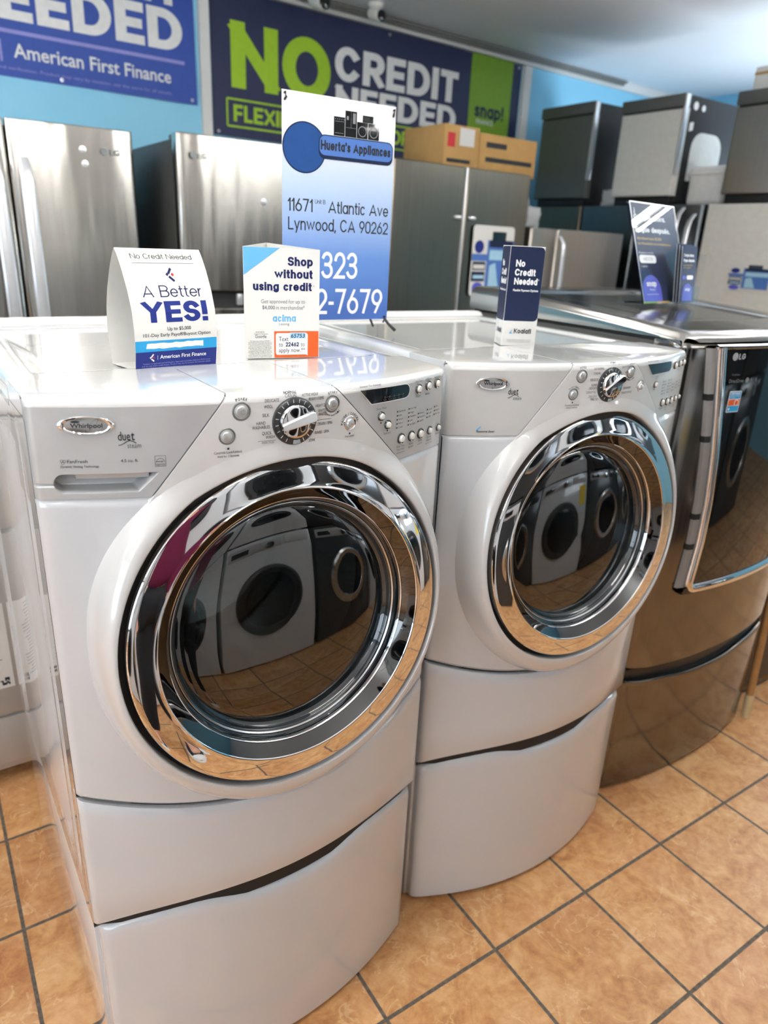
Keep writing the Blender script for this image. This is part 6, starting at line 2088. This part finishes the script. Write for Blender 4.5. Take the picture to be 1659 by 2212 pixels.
# ------------------------------------------------------------------ stacked machines across the aisle (seen in the chrome and glass)
def aisle_machine(x, z0, body, label, panel_top=True, energy=False, group=None):
    root = empty('front_load_machine', (x, -1.66, z0), PI)
    w, h = 0.68, 0.94
    mb = MB(body); mb.box((0, 0.0, 0.012), (w, 0.76, h), 0.012)
    for fx_ in (0.04, w - 0.09):
        for fy_ in (0.04, 0.66): mb.box((fx_, fy_, 0), (fx_ + 0.05, fy_ + 0.05, 0.014))
    mb.build('cabinet', root)
    zc = 0.46
    mb = MB('chrome_soft' if body != 'enamel' else 'black_plastic')
    rf = lambda r, a, hh: (w / 2 + r * math.cos(a), -hh, zc + r * math.sin(a))
    mb.lathe([(0.235, -0.002), (0.232, 0.02), (0.215, 0.032), (0.18, 0.030), (0.17, 0.015)], rf, 48); d = mb.build('door', root)
    mb = MB('dark_door'); mb.lathe([(0.178, 0.020), (0.15, 0.026), (0.08, 0.032), (0.0005, 0.034)], rf, 48); mb.build('door_glass', d)
    zp = h - 0.10
    mb = MB('silver', 'display'); mb.box((0.24, -0.008, zp - 0.02), (0.66, 0.004, zp + 0.07), 0.004); mb.box((0.50, -0.010, zp), (0.64, -0.004, zp + 0.045), 0.002, 1); mb.build('control_plate', root)
    mb = MB('chrome'); kf = lambda r, a, hh: (w / 2 + r * math.cos(a), -hh, zp + 0.02 + r * math.sin(a)); mb.lathe([(0.034, 0.006), (0.032, 0.03), (0.0005, 0.032)], kf, 28); mb.build('knob', root)
    mb = MB(body); mb.box((0.03, -0.008, zp - 0.015), (0.22, 0.004, zp + 0.07), 0.006); mb.build('soap_drawer', root)
    if energy:
        mb = MB('yellow'); mb.box((0.03, -0.004, 0.62), (0.11, 0.002, 0.80)); mb.build('energy_label', root)
    tag(root, label, 'machine', group)
M['dark_body'] = simple('graphite_body', (0.05, 0.052, 0.055), 0.25, 0.4, 0.3)
spots_ = ['nearest the storefront', 'second from the storefront', 'right behind the photographer', 'facing the white washer', 'facing the white dryer', 'facing the grey steel washer', 'next to the last', 'at the far end']
for i, where in enumerate(spots_):
    dark = i in (4, 6, 7)
    x = -1.50 + 0.71 * i + 0.69
    for z0_, lv in ((0.0, 'lower'), (0.942, 'upper')):
        aisle_machine(x, z0_, 'dark_body' if dark else 'enamel', '%s %s machine of the stack across the aisle, %s' % (lv, 'dark' if dark else 'white', where), energy=i == 5, group='stacked machines across the aisle')

# ------------------------------------------------------------------ the photographer, mirrored in the chrome ring
def skin_mesh(name, pts, edges, root_key, mat, parent, sub=2, extra=None):
    keys = list(pts)
    me = bpy.data.meshes.new(name)
    me.from_pydata([pts[k][0] for k in keys], [(keys.index(a), keys.index(b)) for a, b in edges], [])
    ob = bpy.data.objects.new(name, me); COL.objects.link(ob)
    md = ob.modifiers.new('skin', 'SKIN'); md.use_smooth_shade = True
    for v, k in zip(me.skin_vertices[0].data, keys):
        r = pts[k][1]
        v.radius = r if isinstance(r, tuple) else (r, r)
        v.use_root = (k == root_key)
    ss = ob.modifiers.new('sub', 'SUBSURF'); ss.levels = sub; ss.render_levels = sub
    dg = bpy.context.evaluated_depsgraph_get()
    m2 = bpy.data.meshes.new_from_object(ob.evaluated_get(dg))
    m2.name = name
    bpy.data.objects.remove(ob); bpy.data.meshes.remove(me)
    m2.materials.clear(); m2.materials.append(M[mat])
    m2.polygons.foreach_set('use_smooth', [True] * len(m2.polygons))
    o = bpy.data.objects.new(name, m2); COL.objects.link(o)
    if parent is not None: o.parent = parent
    return o

def person():
    base = Vector((0.16, -1.14, 0.0))
    fw = Vector((-0.05, 0.99, 0)).normalized(); sd = Vector((fw.y, -fw.x, 0))
    L = lambda s, f, z: sd * s + fw * f + Vector((0, 0, z))
    root = empty('person', base, 0.0)
    camv = Vector((-0.1076, -0.9865, 1.5665)) - base
    cr = Vector((0.8367, -0.5458, 0.0461)); cu = Vector((0.1595, 0.3232, 0.9328)); cb = Vector((-0.5240, -0.7731, 0.3575))
    ph = camv + cb * 0.012 - cu * 0.055
    pts = {'pelvis': (L(0, 0, 0.90), (0.125, 0.095)), 'belly': (L(0, 0.005, 1.05), (0.115, 0.085)), 'chest': (L(0, 0.0, 1.24), (0.130, 0.092)), 'upper': (L(0, -0.01, 1.37), (0.10, 0.07)),
           'neck': (L(0, 0.0, 1.455), 0.052), 'neck2': (L(0, 0.02, 1.50), 0.050)}
    edges = [('pelvis', 'belly'), ('belly', 'chest'), ('chest', 'upper'), ('upper', 'neck'), ('neck', 'neck2')]
    # head with jaw and brow
    pts.update({'jaw': (L(0, 0.050, 1.545), (0.055, 0.06)), 'face': (L(0, 0.040, 1.60), (0.070, 0.085)), 'skull': (L(0, 0.02, 1.66), (0.074, 0.092)), 'crown': (L(0, 0.012, 1.705), (0.05, 0.06)), 'nose': (L(0, 0.128, 1.592), 0.012), 'chin': (L(0, 0.098, 1.528), 0.022)})
    edges += [('neck2', 'jaw'), ('jaw', 'face'), ('face', 'skull'), ('skull', 'crown'), ('face', 'nose'), ('jaw', 'chin')]
    arms = {}
    for q, s in (('l', -1), ('r', 1)):
        sh = L(s * 0.165, -0.01, 1.365)
        wr = ph + cr * (s * 0.062) - cu * 0.055 + cb * 0.045
        el = (sh + wr) / 2 + L(s * 0.10, -0.02, -0.185)
        arms[q] = (sh, el, wr)
        pts.update({'sh' + q: (sh, 0.056), 'ua' + q: (sh.lerp(el, 0.5), 0.046), 'el' + q: (el, 0.038), 'fa' + q: (el.lerp(wr, 0.45), 0.036), 'wr' + q: (wr, (0.024, 0.019))})
        palm = ph + cr * (s * 0.052) - cu * 0.015 + cb * 0.022
        pts['pa' + q] = (palm, (0.030, 0.014))
        edges += [('upper', 'sh' + q), ('sh' + q, 'ua' + q), ('ua' + q, 'el' + q), ('el' + q, 'fa' + q), ('fa' + q, 'wr' + q), ('wr' + q, 'pa' + q)]
        # four fingers behind the phone edge, thumb on the screen side
        for i in range(4):
            k0 = ph + cr * (s * 0.047) + cu * (0.030 - 0.020 * i) + cb * 0.014
            k1 = ph + cr * (s * 0.0445) + cu * (0.034 - 0.021 * i) - cb * 0.009
            ln = (0.030, 0.035, 0.034, 0.027)[i]
            k2 = ph + cr * (s * (0.044 - ln * 0.45)) + cu * (0.034 - 0.021 * i) - cb * 0.013
            if s < 0 and i == 0:   # keep clear of the lens
                k1 -= cu * 0.02; k2 -= cu * 0.025; k0 -= cu * 0.012
            nm = 'f%d%s' % (i, q)
            pts.update({nm + 'a': (k0, 0.0085), nm + 'b': (k1, 0.0078), nm + 'c': (k2, 0.0065)})
            edges += [('pa' + q, nm + 'a'), (nm + 'a', nm + 'b'), (nm + 'b', nm + 'c')]
        t0 = palm + cb * 0.012 - cu * 0.022; t1 = ph + cr * (s * 0.034) - cu * 0.012 + cb * 0.020; t2 = ph + cr * (s * 0.018) + cu * 0.006 + cb * 0.014
        pts.update({'t0' + q: (t0, 0.012), 't1' + q: (t1, 0.010), 't2' + q: (t2, 0.008)})
        edges += [('pa' + q, 't0' + q), ('t0' + q, 't1' + q), ('t1' + q, 't2' + q)]
        hip = L(s * 0.085, 0, 0.86); kn = L(s * 0.10, 0.03, 0.49); an = L(s * (0.10 if s > 0 else 0.12), 0.0, 0.095)
        toe = an + L(s * 0.02, 0.15, -0.055)
        pts.update({'hp' + q: (hip, (0.092, 0.098)), 'th' + q: (hip.lerp(kn, 0.5), 0.075), 'kn' + q: (kn, 0.053), 'cf' + q: (kn.lerp(an, 0.35) + L(0, -0.015, 0), 0.055), 'an' + q: (an, 0.034), 'he' + q: (an + L(0, -0.02, -0.055), 0.030), 'to' + q: (toe, 0.028)})
        edges += [('pelvis', 'hp' + q), ('hp' + q, 'th' + q), ('th' + q, 'kn' + q), ('kn' + q, 'cf' + q), ('cf' + q, 'an' + q), ('an' + q, 'he' + q), ('an' + q, 'to' + q)]
    skin_mesh('body', pts, edges, 'pelvis', 'skin', root)
    gr = lambda k, d: (pts[k][0], tuple(a + d for a in pts[k][1]) if isinstance(pts[k][1], tuple) else pts[k][1] + d)
    # knitted top
    tp = {k: gr(k, 0.014) for k in ('belly', 'chest', 'upper', 'shl', 'shr', 'ual', 'uar', 'ell', 'elr', 'fal', 'far')}
    tp['hem'] = (L(0, 0.0, 0.90), (0.158, 0.130)); tp['belly'] = (tp['belly'][0], (0.136, 0.108)); tp['chest'] = (tp['chest'][0], (0.148, 0.112))
    tp['collar'] = (L(0, 0, 1.43), 0.064)
    e = [('hem', 'belly'), ('belly', 'chest'), ('chest', 'upper'), ('upper', 'collar')]
    for q in 'lr':
        tp['cu' + q] = (pts['fa' + q][0].lerp(pts['wr' + q][0], 0.8), 0.036)
        e += [('upper', 'sh' + q), ('sh' + q, 'ua' + q), ('ua' + q, 'el' + q), ('el' + q, 'fa' + q), ('fa' + q, 'cu' + q)]
    tag(skin_mesh('sweater', tp, e, 'hem', 'maroon', root), 'maroon long-sleeved top')
    # leggings
    lg = {k: gr(k, 0.008) for k in ('pelvis', 'hpl', 'hpr', 'thl', 'thr', 'knl', 'knr', 'cfl', 'cfr')}
    lg['pelvis'] = (pts['pelvis'][0] - Vector((0, 0, 0.05)), (0.130, 0.102))
    e = []
    for q in 'lr':
        lg['cu' + q] = (pts['an' + q][0] + Vector((0, 0, 0.012)), 0.044)
        e += [('pelvis', 'hp' + q), ('hp' + q, 'th' + q), ('th' + q, 'kn' + q), ('kn' + q, 'cf' + q), ('cf' + q, 'cu' + q)]
    tag(skin_mesh('leggings', lg, e, 'pelvis', 'leggings', root), 'black leggings')
    # canvas shoes
    for q, s in (('l', -1), ('r', 1)):
        an, toe = pts['an' + q][0], pts['to' + q][0]
        d = (toe - an); d.z = 0; d.normalize(); n = Vector((d.y, -d.x, 0))
        heel = Vector((an.x, an.y, 0)) - d * 0.055
        def sole(k, z, grow=0.0):
            out = []
            for i in range(28):
                t = 2 * PI * i / 28
                u = 0.135 + (0.135 + grow) * math.cos(t)
                w = (0.036 + 0.010 * max(0, min(1, (u - 0.08) / 0.12)) + grow) * math.sin(t)
                w = math.copysign(abs(w), math.sin(t))
                out.append(heel + d * u + n * w + Vector((0, 0, z)))
            return out
        mb = MB('rubber_white', 'canvas_black', 'white_ink')
        rows = [sole(0, 0.0), sole(0, 0.004, 0.004), sole(0, 0.024, 0.003), sole(0, 0.030, -0.002)]
        mb.grid(rows, 0, close_u=True); mb.add(rows[0], [list(range(28))[::-1]], 0)
        up = []
        for h in range(9):
            t = h / 8
            r = []
            for i in range(28):
                a = 2 * PI * i / 28
                u = 0.135 + 0.131 * math.cos(a)
                w = (0.036 + 0.008 * max(0, min(1, (u - 0.08) / 0.12))) * math.sin(a)
                top = 0.045 + 0.075 * max(0, 1 - u / 0.20)
                uu = u + (0.055 - u) * (0.75 * t ** 1.5)
                r.append(heel + d * uu + n * w * (1 - 0.35 * t ** 2) + Vector((0, 0, 0.026 + (0.105 - 0.026) * t ** (0.7 if u < 0.12 else 1.6))))
            up.append(r)
        mb.grid(up, 1, close_u=True)
        # toe cap and laces
        mb.grid([[heel + d * (0.215 + 0.046 * math.cos(b) * math.cos(a)) + n * (0.040 * math.sin(a) * math.cos(b)) + Vector((0, 0, 0.024 + 0.030 * math.sin(b))) for a in [-PI / 2 + PI * i / 12 for i in range(13)]] for b in [PI / 2 * j / 6 for j in range(7)]], 0)
        for k in range(5):
            u = 0.195 - 0.024 * k; z = 0.052 + 0.0125 * k
            mb.tube([heel + d * u - n * 0.020 + Vector((0, 0, z)), heel + d * (u - 0.006) + Vector((0, 0, z + 0.008)), heel + d * (u - 0.012) + n * 0.020 + Vector((0, 0, z + 0.002))], 0.0032, 6, 2)
        tag(mb.build('shoe', root), 'black canvas shoe with white toe and laces')
    # hair: a cap over the skull with a tail at the back
    hr = {'a': (L(0, -0.005, 1.665), (0.086, 0.098)), 'b': (L(0, -0.045, 1.61), (0.078, 0.075)), 'c': (L(0, -0.075, 1.53), (0.058, 0.045)), 'd': (L(0, -0.085, 1.42), (0.045, 0.030)), 'e': (L(0, -0.09, 1.32), 0.02)}
    skin_mesh('hair', hr, [('a', 'b'), ('b', 'c'), ('c', 'd'), ('d', 'e')], 'a', 'hair', root)
    # eyes and mouth
    mb = MB('white_ink', 'ink')
    for s in (-1, 1):
        c = L(s * 0.031, 0.118, 1.618)
        mb.lathe([(0.0005, 0.011), (0.008, 0.008), (0.011, 0.0)], lambda r, a, h: c + sd * r * math.cos(a) + Vector((0, 0, 1)) * r * 0.7 * math.sin(a) + fw * h, 14, 0)
        c2 = c + fw * 0.0095
        mb.lathe([(0.0005, 0.003), (0.005, 0.0015)], lambda r, a, h: c2 + sd * r * math.cos(a) + Vector((0, 0, 1)) * r * math.sin(a) + fw * h, 12, 1)
    mb.build('eye', root)
    mb = MB('lips'); c = L(0, 0.120, 1.562); mb.lathe([(0.0005, 0.006), (0.018, 0.004), (0.024, -0.004)], lambda r, a, h: c + sd * r * math.cos(a) + Vector((0, 0, 1)) * r * 0.32 * math.sin(a) + fw * h, 18); mb.build('mouth', root)
    tag(root, 'person in maroon top, black leggings and canvas shoes taking the photograph', 'person')
    # the phone is held: a thing of its own
    p = MB('black_glass', 'black_plastic')
    R3 = Matrix((cr, cu, cb)).transposed()
    bm = bmesh.new(); bmesh.ops.create_cube(bm, size=1.0)
    for v in bm.verts: v.co = Vector((v.co.x * 0.075, v.co.y * 0.152, v.co.z * 0.008))
    bmesh.ops.bevel(bm, geom=list(bm.edges), offset=0.003, segments=2, affect='EDGES'); bm.verts.index_update()
    p.add([R3 @ v.co + ph + base for v in bm.verts], [[v.index for v in f_.verts] for f_ in bm.faces], 0); bm.free()
    tag(p.build('smartphone'), 'black smartphone held up in both hands by the photographer', 'phone')
M['lips'] = simple('lips', srgb(170, 95, 90), 0.45)
person()
